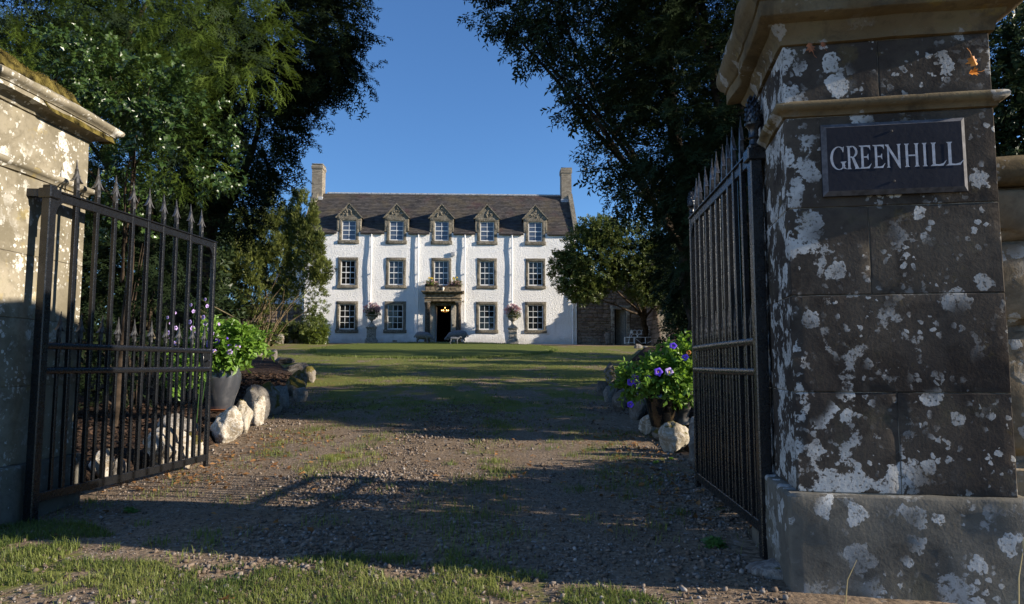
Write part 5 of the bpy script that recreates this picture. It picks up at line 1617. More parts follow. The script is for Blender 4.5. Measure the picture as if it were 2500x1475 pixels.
L5 += [(-10.25, 37.5, 6.0, .42, .5, .7), (-13.8, 37.6, 4.6, 1.0, .8, 1.0), (-15.5, 37.6, 4.2, 1.3, .9, 1.3), (-17.2, 37.5, 6.2, 1.3, 1, 2.2), (-18.6, 37, 5.5, 1.4, 1, 2.6), (-16.8, 37.8, 4.0, 1.2, 1, 1.2), (-14.5, 37.8, 6.0, 1.2, .9, 1.6), (-12.9, 38, 6.2, 1.0, .8, 1.4), (-12.2, 38, 5.1, .8, .7, .7)]
b5 = (-14.4, 38.2, g(-14.4, 38.2))
t5, r5 = tree("sunlit clump of upright yews with leaning bare stems left of the house", b5, (-13.5, 38, 4.5), 0.12, L5, 0, seed=61, bark='twig', corek=0.62)
leaves("crown", t5, T_TUFT, r5, 12000, 0.33, MT['cypress'], out=0.5, droop=0.0, upright=0.75, rnd=0.5, seed=62, shell=0.45, gap=0.38, gfreq=1.6, flat=False)
b = B(); r_ = random.Random(5)
for k in range(44):
    x0 = r_.uniform(-1.6, 1.2); x1 = x0 * 0.9 + r_.uniform(-0.6, 3.2) * r_.random() ** .6; z1 = r_.uniform(2.4, 4.6)
    y0 = r_.uniform(-.8, .3)
    w1, w2 = r_.uniform(-.25, .25), r_.uniform(-.3, .3)
    b.tube([(x0, y0, -0.1), (x0 + (x1 - x0) * .2 + w1 * .5, y0 - .1, z1 * .25), (x0 + (x1 - x0) * .42 + w1, y0 - .15, z1 * .5), (x0 + (x1 - x0) * .75 + w2, y0 - .15, z1 * .76), (x1, y0 - .2, z1)], [r_.uniform(.025, .06), .035, .028, .018, .008], 5)
    if k % 2: b.tube([(x0 + (x1 - x0) * .42 + w1, y0 - .15, z1 * .5), (x0 + (x1 - x0) * .5 + w1 * 2, y0 - .3, z1 * .75), (x0 + (x1 - x0) * .5 + w1 * 2.5 - .2, y0 - .3, z1 * .95)], [.02, .014, .006], 5)
obj("stem", b.mesh("stem", MT['twig'], smooth=60), t5)
L5b = [(-14.2, 37.6, 3.0, 1.2, .4, 1.0), (-15.8, 37.4, 2.9, 1.1, .4, .9), (-13.0, 37.8, 2.6, .7, .3, .5), (-10.9, 38.6, 4.3, .7, .5, 1.2), (-11.6, 38.8, 3.6, .6, .5, .8), (-12.6, 38.6, 4.6, .8, .5, .8)]
rel5 = [tuple(np.array(l[:3]) - np.array(b5)) + l[3:] for l in L5b]
leaves("side_shoots", t5, T_ILEX, rel5, 760, 0.26, MT['ilex'], out=0.6, droop=0.0, rnd=0.9, seed=66, shell=0.9, gap=0.5, gfreq=2)
# clipped laurel by the house corner and low shrubs beside it
def shrub(label, lobes, base, n, size, T, mat, seed, name="laurel_shrub", gap=0.3, corek=0.75):
    t = thing(name, label, "shrub", base)
    rel = [tuple(np.array(l[:3]) - np.array(base)) + tuple(l[3:6]) for l in lobes]
    b = B(); r_ = random.Random(seed)
    for k in range(7):
        l = rel[k % len(rel)]
        b.tube([(r_.uniform(-.1, .1), r_.uniform(-.1, .1), -0.1), (l[0] * .5 + r_.uniform(-.2, .2) * l[3], l[1] * .5, l[2] * .6), (l[0] + r_.uniform(-.4, .4) * l[3], l[1], l[2] + l[5] * .4)], [0.025, 0.018, 0.008], 5)
    obj("stem", b.mesh("stem", MT['bark'], smooth=60), t)
    if corek: core("inner_foliage", t, rel, MT['yew_dark'], corek, seed)
    leaves("foliage", t, T, rel, n, size, mat, out=0.7, droop=0.0, rnd=0.8, seed=seed, shell=0.4, gap=gap, gfreq=2.0)
    return t
shrub("black green yew skirt in deep shade behind the left gate", [(-5.7, 10.6, 2.1, 1.0, .8, 1.9), (-7.0, 10.2, 1.9, 1.2, .8, 1.9), (-6.2, 11.4, 3.2, .8, .7, 1.0), (-6.2, 11.4, 3.6, 1.4, .8, 1.2), (-8.5, 9.8, 2.0, 1.2, .9, 2.0)], (-5.8, 10.8, 0.2), 1500, 0.36, T_YEWF, MT['yew_dark'], 57, name="yew_bush", gap=0.33, corek=0.8)
shrub("rounded clipped laurel standing against the left end of the house", [(-12.0, 42.6, 3.0, .70, .65, .85), (-12.05, 42.6, 2.6, .66, .6, .6)], (-12.0, 42.6, g(-12, 42.6)), 900, 0.26, T_ILEX, MT['laurel'], 71)
shrub("low spreading shrub between the bare stems and the clipped laurel", [(-13.6, 43.0, 2.95, 1.0, .6, .55), (-14.6, 42.8, 2.9, .9, .6, .5)], (-13.9, 43.0, g(-13.9, 43)), 620, 0.26, T_ILEX, MT['ilex'], 73)

# right side: holm oak hanging over the drive
LR1 = [(2.1, 13, 7.6, 1.5, 1.5, 2.2), (0.7, 12.8, 8.0, 1.0, 1, 1.0), (-.05, 12.7, 7.75, .72, .8, .45), (0.55, 12.6, 7.0, .62, .7, .50), (1.35, 12.8, 6.15, .62, .8, .75), (2.0, 13, 5.1, .62, .8, .9), (1.5, 13, 9.6, 2.0, 1.6, 1.3), (0.0, 12.8, 8.9, .6, .7, .5), (2.4, 13, 4.3, .6, .8, .6), (-.45, 12.7, 8.35, .42, .5, .30)]
tr1, rr1 = tree("holm oak with small dark leaves hanging out against the sky on the right", (3.75, 14.0, 0.35), (3.0, 13.4, 7.5), 0.20, LR1, 8, seed=81, name="holm_oak", corek=0.0)
leaves("crown", tr1, T_OAK, rr1, 5200, 0.25, MT['oak'], out=0.75, droop=0.22, rnd=0.8, seed=82, shell=0.75, gap=0.47, gfreq=1.7)
b = B(); r_ = random.Random(9)
Pq, Oq = in_lobes(rr1, 160, 0.7, 83, 0.5, 1.5)
for k in range(160):
    tgt = Pq[k] + Oq[k] * 0.2; st = Pq[k] - Oq[k] * r_.uniform(.5, 1.0) + np.array((r_.uniform(0, .6), 0.1, r_.uniform(0, .3)))
    b.tube([tuple(st), tuple((st + tgt) / 2 + (0, 0, 0.06)), tuple(tgt)], [0.014, 0.009, 0.004], 5)
obj("twig", b.mesh("twig", MT['bark'], smooth=60), tr1)
# big dark yew at the right
LR2 = [(3.3, 11.2, 2.9, .9, .9, .9), (2.35, 11, 6.2, .8, .9, 1.2), (3.4, 10.6, 6.2, 1.6, 1.5, 2.4), (2.55, 10.5, 5.0, .85, 1, 1.6), (3.7, 10.7, 8.6, 2.1, 1.6, 2.0), (3.5, 10.4, 3.5, 1.1, 1, 1.0), (2.5, 10.7, 7.5, .95, 1, 1.4), (6.0, 11, 6, 2.2, 1.6, 3.0), (3.0, 10.4, 3.9, .7, .8, .8), (5.0, 10.8, 3.2, 1.5, 1.2, 1.5), (3.3, 12.0, 8.2, 1.5, 1.0, 2.4), (2.9, 12.0, 5.4, .9, .8, 1.8)]
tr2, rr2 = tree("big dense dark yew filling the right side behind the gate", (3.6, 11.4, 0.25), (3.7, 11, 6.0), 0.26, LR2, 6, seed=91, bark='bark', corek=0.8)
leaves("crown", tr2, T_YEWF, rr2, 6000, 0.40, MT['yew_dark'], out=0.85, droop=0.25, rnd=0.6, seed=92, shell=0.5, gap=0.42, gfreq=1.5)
# more dark trees in line behind it
LR4 = [(6.4, 19, 5.0, 2.2, 2.2, 3.6), (5.0, 18.5, 3.6, 1.0, 1.4, 1.6), (7.4, 19.5, 8.5, 2.4, 2, 2.4)]
tr4, rr4 = tree("dark yew standing farther along the right of the drive", (6.6, 19, 0.7), (6.5, 19, 6), 0.3, LR4, 6, seed=101, corek=.75)
leaves("crown", tr4, T_YEWF, rr4, 1700, 0.7, MT['yew_dark'], seed=102, gap=0.42)
LR6 = [(9.0, 28, 5.5, 2.6, 2.6, 3.8), (8.0, 27, 3.6, 1.5, 1.6, 1.8), (9.5, 28, 9.3, 2.2, 2, 2.0)]
tr6, rr6 = tree("dark yew beyond the others near the white bench", (9.2, 28, 1.2), (9, 28, 7), 0.3, LR6, 6, seed=111, corek=.7)
leaves("crown", tr6, T_YEWF, rr6, 1500, 0.75, MT['yew_dark'], seed=112, gap=0.45)
shrub("glossy dark laurel bush below the yews right of the bench", [(6.3, 24, 2.3, 1.0, 1.0, 1.3), (6.5, 23.6, 3.2, 1.0, .9, 1.2), (7.2, 24, 1.8, 1.0, .9, .9), (7.6, 30, 3.0, 1.0, .9, 1.5), (8.6, 31, 4.4, 1.3, 1.0, 1.4)], (6.5, 24, g(6.5, 24)), 900, 0.36, T_ILEX, MT['oak'], 121)
# sunlit ilex in front of the garden wall
LR3 = [(5.0, 41.2, 7.4, 2.1, 1.8, 1.9), (3.6, 41, 6.2, 1.15, 1.2, 1.2), (6.7, 41.2, 7.9, 1.6, 1.5, 1.6), (5.2, 41, 8.9, 1.2, 1.2, .8), (7.2, 41.4, 6.3, 1.3, 1.2, 1.0), (4.4, 41, 5.5, 1.2, 1.0, .8), (3.0, 41, 7.0, .7, .8, .7), (8.4, 41.6, 7.2, 1.4, 1.3, 1.5), (9.4, 41.6, 5.6, 1.3, 1.1, 1.3), (9.8, 41.4, 8.4, 1.5, 1.2, 1.5), (8.0, 41.2, 5.3, .9, .9, .7)]
tr3, rr3 = tree("broad sunlit ilex half hiding the right end of the white house", (8.75, 46.35, g(8.75, 46.35)), (8.2, 43.5, 6.0), 0.22, LR3, 9, seed=131, name="ilex_tree", bark='bark', corek=.6)
leaves("crown", tr3, T_ILEX, rr3, 6200, 0.34, MT['ilex'], out=0.7, droop=0.05, rnd=0.8, seed=132, shell=0.55, gap=0.45, gfreq=1.5)
shrub("dense dark laurel understorey behind the gate below the big yew", [(6.2, 9.8, 1.8, 1.0, 1.1, 1.7), (5.5, 8.8, 1.5, .8, .7, 1.4), (6.8, 11.6, 2.0, 1.1, 1.2, 1.9), (7.2, 13.6, 2.0, 1.1, 1.2, 1.8), (7.6, 15.3, 2.2, 1.0, .9, 1.6), (8.2, 12.5, 3.6, 1.2, 2.0, 1.2)], (6.8, 11.6, g(6.8, 11.6)), 2300, 0.38, T_ILEX, MT['oak'], 125, gap=0.30)  # hidden hedge added to keep low sun off the middle of the drive
shrub("low dark evergreen shrubs packed behind the bars of the right gate", [(3.0, 4.35, .72, .5, .45, .74), (3.0, 5.0, .60, .5, .5, .64), (3.0, 5.75, .46, .5, .5, .50), (2.95, 6.4, .32, .42, .4, .40), (3.9, 4.6, .8, .6, .5, .8), (3.9, 5.6, .6, .6, .6, .6)], (3.1, 5.1, 0.02), 1300, 0.20, T_ILEX, MT['oak'], 127, gap=0.24)
# laurel behind the right pier
LR5 = [(6.75, 9.0, 4.7, .9, .7, 1.1), (7.4, 9.2, 3.7, 1.0, .8, 1.0), (7.8, 9.1, 5.3, 1.0, .8, 1.0), (6.9, 9.0, 3.0, .9, .7, .9)]
t = shrub("dark glossy laurel showing over the boundary wall behind the right pier", LR5, (7.2, 9.2, 0.1), 2000, 0.19, T_ILEX, MT['oak'], 141, gap=0.32)

# ------------------------------------------------------------------ pots and flowers
def glaze(name, a, c_, rough):
    t = NT(name)
    n_ = t.noise(2.2, 5, 0.6, dist=0.8)
    c = t.mix(t.step(n_, 0.45, 0.62), a, c_)
    t.bump(t.noise(5, 3), 0.08, 0.02)
    return t.done(c, rough, 0.6)
MT['glaze_grey'] = glaze("grey_glaze", (0.045, 0.048, 0.056), (0.085, 0.087, 0.095), 0.12)
MT['glaze_black'] = glaze("black_glaze", (0.008, 0.008, 0.008), (0.05, 0.035, 0.018), 0.06)
MT['stonepot'] = plain("grey_weathered_pot", (0.16, 0.145, 0.13), 0.75, 0.25, var=0.35, scale=6, bump=0.4)
MT['soil'] = plain("potting_soil", (0.04, 0.028, 0.02), 0.95, 0.1, bump=0.8)
def pot(label, x, y, z, prof, mat, n=32, saucer=False):
    p = thing("flower_pot", label, "flower pot", (x, y, z))
    obj("vessel", B().lathe(prof, n).mesh("pot_vessel", mat, smooth=50), p)
    rt, zt = prof[-1]
    obj("soil", B().lathe([(rt * 0.92, zt - 0.05), (0.001, zt - 0.035)], 20).mesh("pot_soil", MT['soil'], smooth=60), p)
    if saucer:
        obj("saucer", B().lathe([(prof[0][0] * 1.1, -0.03), (prof[0][0] * 1.35, -0.005), (prof[0][0] * 1.3, -0.002)], 24).mesh("pot_saucer", MT['terracotta'], smooth=50), p)
    return p
zl = g(-3.82, 9.2) + 0.34
pot("tall grey glazed pot standing on the boulders behind the left gate", -3.82, 9.2, zl, [(.15, 0), (.16, .015), (.18, .12), (.228, .26), (.25, .38), (.247, .45), (.225, .51), (.215, .525), (.235, .54), (.238, .56), (.21, .565)], MT['glaze_grey'], saucer=True)
zr = g(2.0, 8.65) + 0.18
pot("black glazed pot with brown runs of glaze on the right boulders", 1.84, 8.65, zr, [(.12, 0), (.13, .01), (.155, .12), (.185, .25), (.20, .35), (.195, .40), (.18, .43), (.195, .45), (.195, .475), (.17, .475)], MT['glaze_black'])
pot("grey weathered pot on a stem beside the black glazed one", 2.12, 8.75, zr + 0.02, [(.09, 0), (.09, .05), (.07, .10), (.10, .20), (.16, .32), (.185, .42), (.19, .46), (.165, .46)], MT['stonepot'])

def petunia(mat_, r=0.045, throat=MT['petal_yellow']):
    b = B(); n = 20
    V = [(0, 0, -0.02)]
    for ring, (rr, z) in enumerate(((0.25, 0.0), (0.7, 0.012), (1.0, 0.006))):
        for k in range(n):
            a = 2 * math.pi * k / n
            w = 1 + (0.10 * math.cos(5 * a) if ring == 2 else 0.03 * math.cos(5 * a))
            V.append((rr * r * w * math.cos(a), rr * r * w * math.sin(a), z + (0.006 * math.sin(10 * a) if ring == 2 else 0)))
    F = [(0, 1 + k, 1 + (k + 1) % n) for k in range(n)]
    for ring in range(2):
        F += [(1 + ring * n + k, 1 + (ring + 1) * n + k, 1 + (ring + 1) * n + (k + 1) % n, 1 + ring * n + (k + 1) % n) for k in range(n)]
    return b.raw(V, F).mesh("flower", mat_, smooth=60)
FL_BLUE, FL_LILAC, FL_WHITE = petunia(MT['petal_blue']), petunia(MT['petal_lilac']), petunia(MT['petal_white'], 0.032)
def flower(parent, me, loc, nrm, s=1.0):
    q = Vector(nrm).to_track_quat('Z', 'Y').to_euler()
    o = obj("flower", me, parent, loc, q); o.scale = (s, s, s)
    e = obj("flower_eye", EYE, o, (0, 0, 0.002))
    return o
EYE = B().lathe([(0.007, -0.004), (0.008, 0.002), (0.003, 0.004), (0.0, 0.004)], 8).mesh("flower_eye", MT['petal_yellow'], smooth=60)
# plants in the left pot
lp = thing("potted_plant", "bright green bedding plant with violet petunias in the left glazed pot", "plant", (-3.82, 9.2, zl + 0.60))
leaves("foliage", lp, T_BED, [(0.0, -.02, .18, .30, .28, .22), (.22, 0, .22, .26, .22, .16), (-.22, 0, .22, .28, .25, .20), (0.05, -.12, .08, .24, .16, .10), (.36, 0, .32, .14, .14, .08)], 300, 0.19, MT['bright'], out=0.7, droop=-0.15, rnd=0.9, seed=151, shell=0.9, gap=0.30, gfreq=3)
for x, y, z, me, nr in ((.06, -.30, .26, FL_BLUE, (-.3, -1, .2)), (.14, -.26, .30, FL_BLUE, (.2, -.6, .8)), (.30, -.26, .20, FL_LILAC, (.3, -1, .2)), (.22, -.30, .13, FL_LILAC, (.3, -1, 0)), (-.05, -.3, .22, FL_BLUE, (-.5, -1, .3)), (.20, -.28, .20, FL_BLUE, (.3, -.8, .3))):
    flower(lp, me, (x, y, z), nr, 0.85)
# tall spires of lilac bellflower behind the gate
bf = thing("bellflower", "tall lilac bellflower spikes seen through the left gate", "plant", (-4.05, 8.9, g(-4.05, 8.9) + 0.15))
b = B()
SP = [(-.05, 0.0, 1.62, .03), (.04, .05, 1.70, .10), (-.20, .0, 1.45, -.12), (.12, -.05, 1.30, .15)]
for x, y, h, l in SP:
    b.tube([(x, y, 0), (x + l * .4, y, h * .5), (x + l, y, h)], [.006, .005, .002], 5)
obj("stem", b.mesh("stem", MT['geranium'], smooth=50), bf)
bell = petunia(MT['petal_lilac'], 0.036)
for x, y, h, l in SP:
    for k in range(7):
        t_ = 0.72 + 0.045 * k; a = k * 2.1
        flower(bf, bell, (x + l * t_ + 0.05 * math.cos(a), y + 0.05 * math.sin(a), h * t_), (math.cos(a), math.sin(a) - .6, 0.1), 1.0 - 0.08 * k)
leaves("foliage", bf, T_BED, [(0, 0, .85, .26, .20, .30), (-.1, 0, .62, .25, .2, .22)], 48, 0.17, MT['bright'], seed=155, shell=1.0, gap=0.35)
# right pots
rp = thing("potted_plant", "petunias with big violet blue flowers trailing from the black glazed pot", "plant", (1.84, 8.65, zr + 0.50))
leaves("foliage", rp, T_BED, [(0.05, 0, .16, .28, .24, .18), (-.26, -.08, .10, .20, .17, .13), (.22, 0, .24, .25, .22, .22), (.08, -.18, .07, .28, .12, .10), (-.40, -.1, .0, .12, .12, .10)], 300, 0.17, MT['bright'], out=0.7, droop=-0.05, rnd=0.9, seed=161, shell=0.9, gap=0.30, gfreq=3)
for x, y, z, me, nr, s in ((-.10, -.32, .17, FL_BLUE, (0, -1, .15), 1.15), (.03, -.32, .17, FL_LILAC, (.1, -1, .2), 1.15), (-.40, -.22, .05, FL_BLUE, (-.3, -1, .2), 1.2), (-.36, -.25, .10, FL_BLUE, (.2, -1, .5), 1.1), (-.33, -.26, .02, FL_BLUE, (.3, -1, .0), 1.05), (-.42, -.22, -.22, FL_BLUE, (0, -1, .1), .9),
                           (.10, -.25, .48, FL_BLUE, (-.2, -1, .6), 1.0), (.24, -.26, .34, FL_BLUE, (-.5, -.7, .4), 1.0), (.36, -.26, .36, FL_WHITE, (.2, -1, .2), 1.2), (-.22, -.28, .10, FL_BLUE, (-.5, -1, .1), .9)):
    flower(rp, me, (x, y, z), nr, s)
rp2 = thing("potted_plant", "leafy bedding plant in the grey stemmed pot with a dark striped flower", "plant", (2.12, 8.75, zr + 0.48))
leaves("foliage", rp2, T_BED, [(0, 0, .18, .30, .26, .24), (.15, 0, .36, .28, .24, .2), (-.1, -.2, .05, .26, .15, .14)], 230, 0.17, MT['bright'], seed=165, shell=0.9, gap=0.30, gfreq=3)
flower(rp2, petunia(MT['petal_lilac'], 0.04), (.06, -.30, .10), (-.2, -1, .2), 1.0)
flower(rp2, petunia(MT['leaf_orange'], 0.03), (.02, -.29, .42), (-.2, -1, .2), 1.0)

# urns either side of the door
def urn(label, loc, seed):
    u = thing("garden_urn", label, "urn", loc, HR)
    b = B()
    b.cbox(-.36, .36, -.36, .36, -.15, .10, .01); b.cbox(-.31, .31, -.31, .31, .102, .20, .03); b.cbox(-.26, .26, -.26, .26, .202, .80, .008)
    b.cbox(-.30, .30, -.30, .30, .802, .86, .01); b.cbox(-.33, .33, -.33, .33, .862, .91, .012)
    for sg in ((0, -1), (1, 0), (-1, 0)):
        if sg[0] == 0:
            for a, c_, d, e in ((-.18, .18, .28, .32), (-.18, .18, .68, .72), (-.18, -.14, .32, .68), (.14, .18, .32, .68)):
                b.box(a, c_, -.272, -.262, d, e)
    b.lathe([(.32, .912), (.27, .99), (.20, 1.06), (.14, 1.10)], 20)
    obj("pedestal", b.mesh("urn_pedestal", MT['carved'], smooth=30), u)
    b = B()
    b.lathe([(.13, 1.10), (.12, 1.13), (.075, 1.20), (.07, 1.27), (.10, 1.33), (.11, 1.35), (.20, 1.40), (.26, 1.46), (.275, 1.56), (.265, 1.60), (.30, 1.63), (.37, 1.655), (.42, 1.67), (.42, 1.70), (.36, 1.70), (.30, 1.64), (0.01, 1.64)], 24)
    obj("bowl", b.mesh("urn_bowl", MT['carved'], smooth=40), u)
    return u
U1 = hp(-4.42, -1.1, 0); U2 = hp(4.66, -1.1, 0)
U1 = (U1[0], U1[1], g(U1[0], U1[1]) + 0.10); U2 = (U2[0], U2[1], g(U2[0], U2[1]) + 0.10)
urn("stone urn on a panelled pedestal left of the front door", U1, 1)
urn("stone urn on a panelled pedestal right of the front door", U2, 2)
def urn_plant(label, U, seed, topmat):
    p = thing("urn_flowers", label, "flowers", (U[0], U[1], U[2] + 1.66), HR)
    leaves("foliage", p, T_BED, [(0, 0, .25, .40, .35, .30), (.1, 0, .10, .40, .35, .16)], 170, 0.17, MT['ilex'], seed=seed, shell=1.0, gap=0.25, gfreq=4)
    leaves("blossom", p, [tuft(10, .7, .16, 3)], [(0, 0, .52, .40, .34, .26), (-.30, 0, .35, .22, .2, .22), (.32, 0, .38, .2, .2, .2)], 150, 0.16, topmat, upright=.7, seed=seed + 3, shell=0.9, gap=0.3, gfreq=5, flat=False)
urn_plant("pale pink and cream flowers in the left stone urn", U1, 171, MT['petal_pink'])
urn_plant("rosy pink flowers in the right stone urn", U2, 181, MT['petal_pink'])

# flower troughs and the stag skull over the porch
for x0, lab, lab2 in ((-0.70, "wooden trough on the left end of the porch top", "yellow daisies and lavender in the left porch trough"), (0.92, "wooden trough on the right end of the porch top", "yellow daisies and lavender in the right porch trough")):
    tb = thing("flower_trough", lab, "trough", hp(x0, -0.32, 3.63), HR)
    MT.setdefault('wood', plain("dark_trough_wood", (0.06, 0.04, 0.03), 0.8, 0.2))
    b = B(); b.cbox(-.38, .38, -.13, .13, 0, .19, .01)
    obj("box", b.mesh("trough_box", MT['wood']), tb)
    for z in (0.03, 0.095, 0.16):
        obj("slat", B().cbox(-.385, .385, -.142, -.131, z - .025, z + .025, .004).mesh("trough_slat", MT['wood']), tb)
    tp = thing("trough_flowers", lab2, "flowers", hp(x0, -0.32, 3.80), HR)
    leaves("foliage", tp, T_BED, [(0, 0, .22, .22, .16, .22), (0, 0, .08, .40, .16, .10)], 110, 0.15, MT['laurel'], seed=int(190 + x0 * 10), shell=1.0, gap=0.25, gfreq=4)
    leaves("lavender", tp, [tuft(8, .7, .10, 5)], [(0, -.08, .10, .46, .14, .10)], 60, 0.13, MT['petal_pink'], seed=int(194 + x0 * 10), shell=1.0, gap=0.2, upright=.2, flat=False)
    for k in range(7):
        flower(tp, petunia(MT['petal_yellow'], 0.055), (random.uniform(-.18, .18), random.uniform(-.15, -.05), random.uniform(.36, .48)), (random.uniform(-.3, .3), -1, .6), 1)
MT['bone'] = plain("pale_bone", (0.66, 0.60, 0.50), 0.7, 0.2)
sk = thing("stag_skull", "white stag skull with branching antlers on the porch parapet", "skull", hp(0.12, -0.62, 3.42), HR)
b = B(); D, F = ICO2
b.raw(D * (.085, .075, .09) + (0, 0, .10), F)
b.tube([(0, -.02, .10), (0, -.06, .0), (0, -.075, -.14)], [.07, .05, .028], 10)
obj("skull", b.mesh("stag_skull_bone", MT['bone'], smooth=60), sk)
MT['antler'] = plain("brown_antler", (0.16, 0.10, 0.06), 0.7, 0.2)
for s in (-1, 1):
    b = B()
    b.tube([(s * .05, 0, .16), (s * .22, .02, .24), (s * .40, .0, .36), (s * .46, -.02, .58)], [.022, .02, .017, .006], 7)
    for a, c_ in (((s * .14, .02, .2), (s * .16, -.10, .34)), ((s * .30, .01, .3), (s * .28, -.06, .48)), ((s * .42, .0, .42), (s * .56, -.02, .52))):
        b.tube([a, tuple((np.array(a) + np.array(c_)) / 2 + (0, 0, -.02)), c_], [.015, .012, .004], 6)
    obj("antler", b.mesh("antler", MT['antler'], smooth=60), sk)

# ------------------------------------------------------------------ sheep sculptures on the lawn
def sheep(label, loc, rz, s, lamb=False):
    sh = thing("sheep_sculpture", label, "sheep", loc, rz)
    k = 0.62 if lamb else 1.0
    # trunk, neck and head as one tapering form, legs rooted inside it, fused into one skin
    if lamb:
        path = [(-.50, .60, .03), (-.47, .60, .10), (-.38, .61, .145), (-.15, .62, .155), (.12, .61, .155), (.32, .61, .14), (.44, .67, .11), (.53, .75, .085), (.60, .78, .09), (.70, .74, .065), (.78, .71, .045), (.80, .70, .02)]
    else:
        path = [(-.62, .55, .04), (-.58, .55, .16), (-.48, .56, .235), (-.25, .57, .275), (.02, .56, .275), (.25, .55, .25), (.40, .52, .20), (.50, .45, .155), (.58, .38, .125), (.68, .31, .095), (.76, .25, .07), (.79, .225, .03)]
    b = B()
    b.tube([(x, 0, z) for x, z, _ in path], [q for _, _, q in path], 18)
    for sx, hind in ((-.40, True), (.28, False)):
        for sy in (-1, 1):
            top = .085 if lamb else .125
            y_ = sy * (.075 if lamb else .13)
            b.tube([(sx, y_ * .8, .52), (sx + (.03 if hind else .0), y_, .36), (sx - (.07 if hind else -.01), y_, .21), (sx - (.02 if hind else -.01), y_, .06), (sx + .02, y_, .01)], [top, top * .72, .042, .034, .042], 10)
    o = obj("body", b.mesh("sheep_body", MT['wool'], smooth=180), sh)
    m = o.modifiers.new("fuse", 'REMESH'); m.mode = 'VOXEL'; m.voxel_size = 0.024; m.use_smooth_shade = True
    m = o.modifiers.new("soften", 'SMOOTH'); m.factor = 0.5; m.iterations = 3
    hx, hz = (.64, .40) if not lamb else (.64, .78)
    for sy in (-1, 1):
        b = B(); b.raw(ICO1[0] * (.05, .075, .022) + (hx - .04, sy * .13, hz + .03), ICO1[1])
        obj("ear", b.mesh("ear", MT['wool'], smooth=60), sh, (0, 0, 0))
    b = B(); b.tube([(-.62, 0, .56), (-.68, 0, .49), (-.68, 0, .40)], [.045, .04, .025], 7)
    obj("tail", b.mesh("tail", MT['wool'], smooth=60), sh)
    sh.scale = (s, s, s)
    return sh
def lz(x, y):
    q = math.hypot((x - LCX) / LRX, (y - LCY) / LRY)
    return g(x, y) + float(np.interp(q, rings[::-1], lift[::-1])) - 0.01
sheep("grey sheep sculpture grazing left of the front door, facing right", (-5.35, 42.2, lz(-5.35, 42.2)), R(-6), 0.86)
sheep("large grey sheep sculpture with lowered head, facing left", (-3.35, 42.5, lz(-3.35, 42.5)), R(184), 0.98)
sheep("small grey lamb sculpture standing in front of the large sheep", (-3.42, 41.4, lz(-3.42, 41.4)), R(8), 0.56, True)

# ------------------------------------------------------------------ white metal bench
BX, BY = 8.55, 45.9
bench = thing("garden_bench", "white metal bench with a back of open circles in front of the rubble wall", "bench", (BX, BY, g(BX, BY) + 0.03), R(-4))
W_ = MT['white']
def tubes(name, lst, parent, r=0.016):
    b = B()
    for p in lst: b.tube(p, r * 1.35, 6)
    return obj(name, b.mesh(name, W_, smooth=60), parent)
def circ(x, z, r, y, a0=0, a1=360, n=20):
    return [(x + r * math.cos(R(a0 + (a1 - a0) * k / n)), y, z + r * math.sin(R(a0 + (a1 - a0) * k / n))) for k in range(n + 1)]
tubes("seat", [[(-1.12, -.25, .42), (1.0, -.25, .42)], [(-1.12, .20, .42), (1.0, .20, .42)], [(-1.12, -.25, .42), (-1.12, .20, .42)], [(1.0, -.25, .42), (1.0, .20, .42)]] + [[(-1.1, -.25 + .075 * k, .425), (1.0, -.25 + .075 * k, .425)] for k in range(1, 6)], bench, 0.018)
for x in (-1.12, -.5, .2, 1.0):
    tubes("leg", [[(x, -.25, .42), (x, -.27, 0)]], bench, 0.02)
    tubes("leg", [[(x, .20, .42), (x, .24, 0)]], bench, 0.02)
tubes("brace", [[(-.5, -.25, .38), (-.06, -.25, .03), (.2, -.25, .05)], [(1.0, -.25, .38), (.32, -.25, .03)], [(-1.12, -.26, .06), (-.5, -.26, .06)]], bench, 0.013)
for x in (-.42, -.13, .14, .48):
    tubes("back_ring", [circ(x, .78, .14 if x < .4 else .165, .26)], bench, 0.014)
for x in (-.45, -.05, .45):
    tubes("back_arch", [circ(x, .43, .22, .24, 0, 180, 14)], bench, 0.013)
tubes("back_post", [[(.29, .24, .42), (.29, .27, .92)], [(-.28, .24, .42), (-.28, .27, .80)]], bench, 0.014)
# the near end returns towards the drive
tubes("end_back", [[(-.60, .22, .42), (-.72, -.20, .42)], [(-.60, .26, .92), (-.72, -.22, .90)], [(-.72, -.22, .90), (-.90, -.26, 0.03)]], bench, 0.014)
for y in (-.12, .08):
    tubes("back_ring", [[(-.68 + .07 * (y + .12) / .2, y + .12 * math.cos(R(a)), .78 + .12 * math.sin(R(a))) for a in range(0, 361, 18)]], bench, 0.013)
tubes("scroll", [[(.64, .26, .78), (.74, .26, .92)], [(.62, .26, .86), (.78, .26, .64)]], bench, 0.013)
# dark urn by the wall door
wp = thing("stone_jar", "dark weathered jar standing by the door in the rubble wall", "jar", hp(11.0, -0.35, 0.0))
wp.location.z = g(wp.location.x, wp.location.y)
obj("vessel", B().lathe([(.16, 0), (.18, .05), (.15, .15), (.22, .4), (.24, .6), (.18, .72), (.20, .76), (.15, .76)], 18).mesh("jar_vessel", MT['rock_dark'], smooth=50), wp)

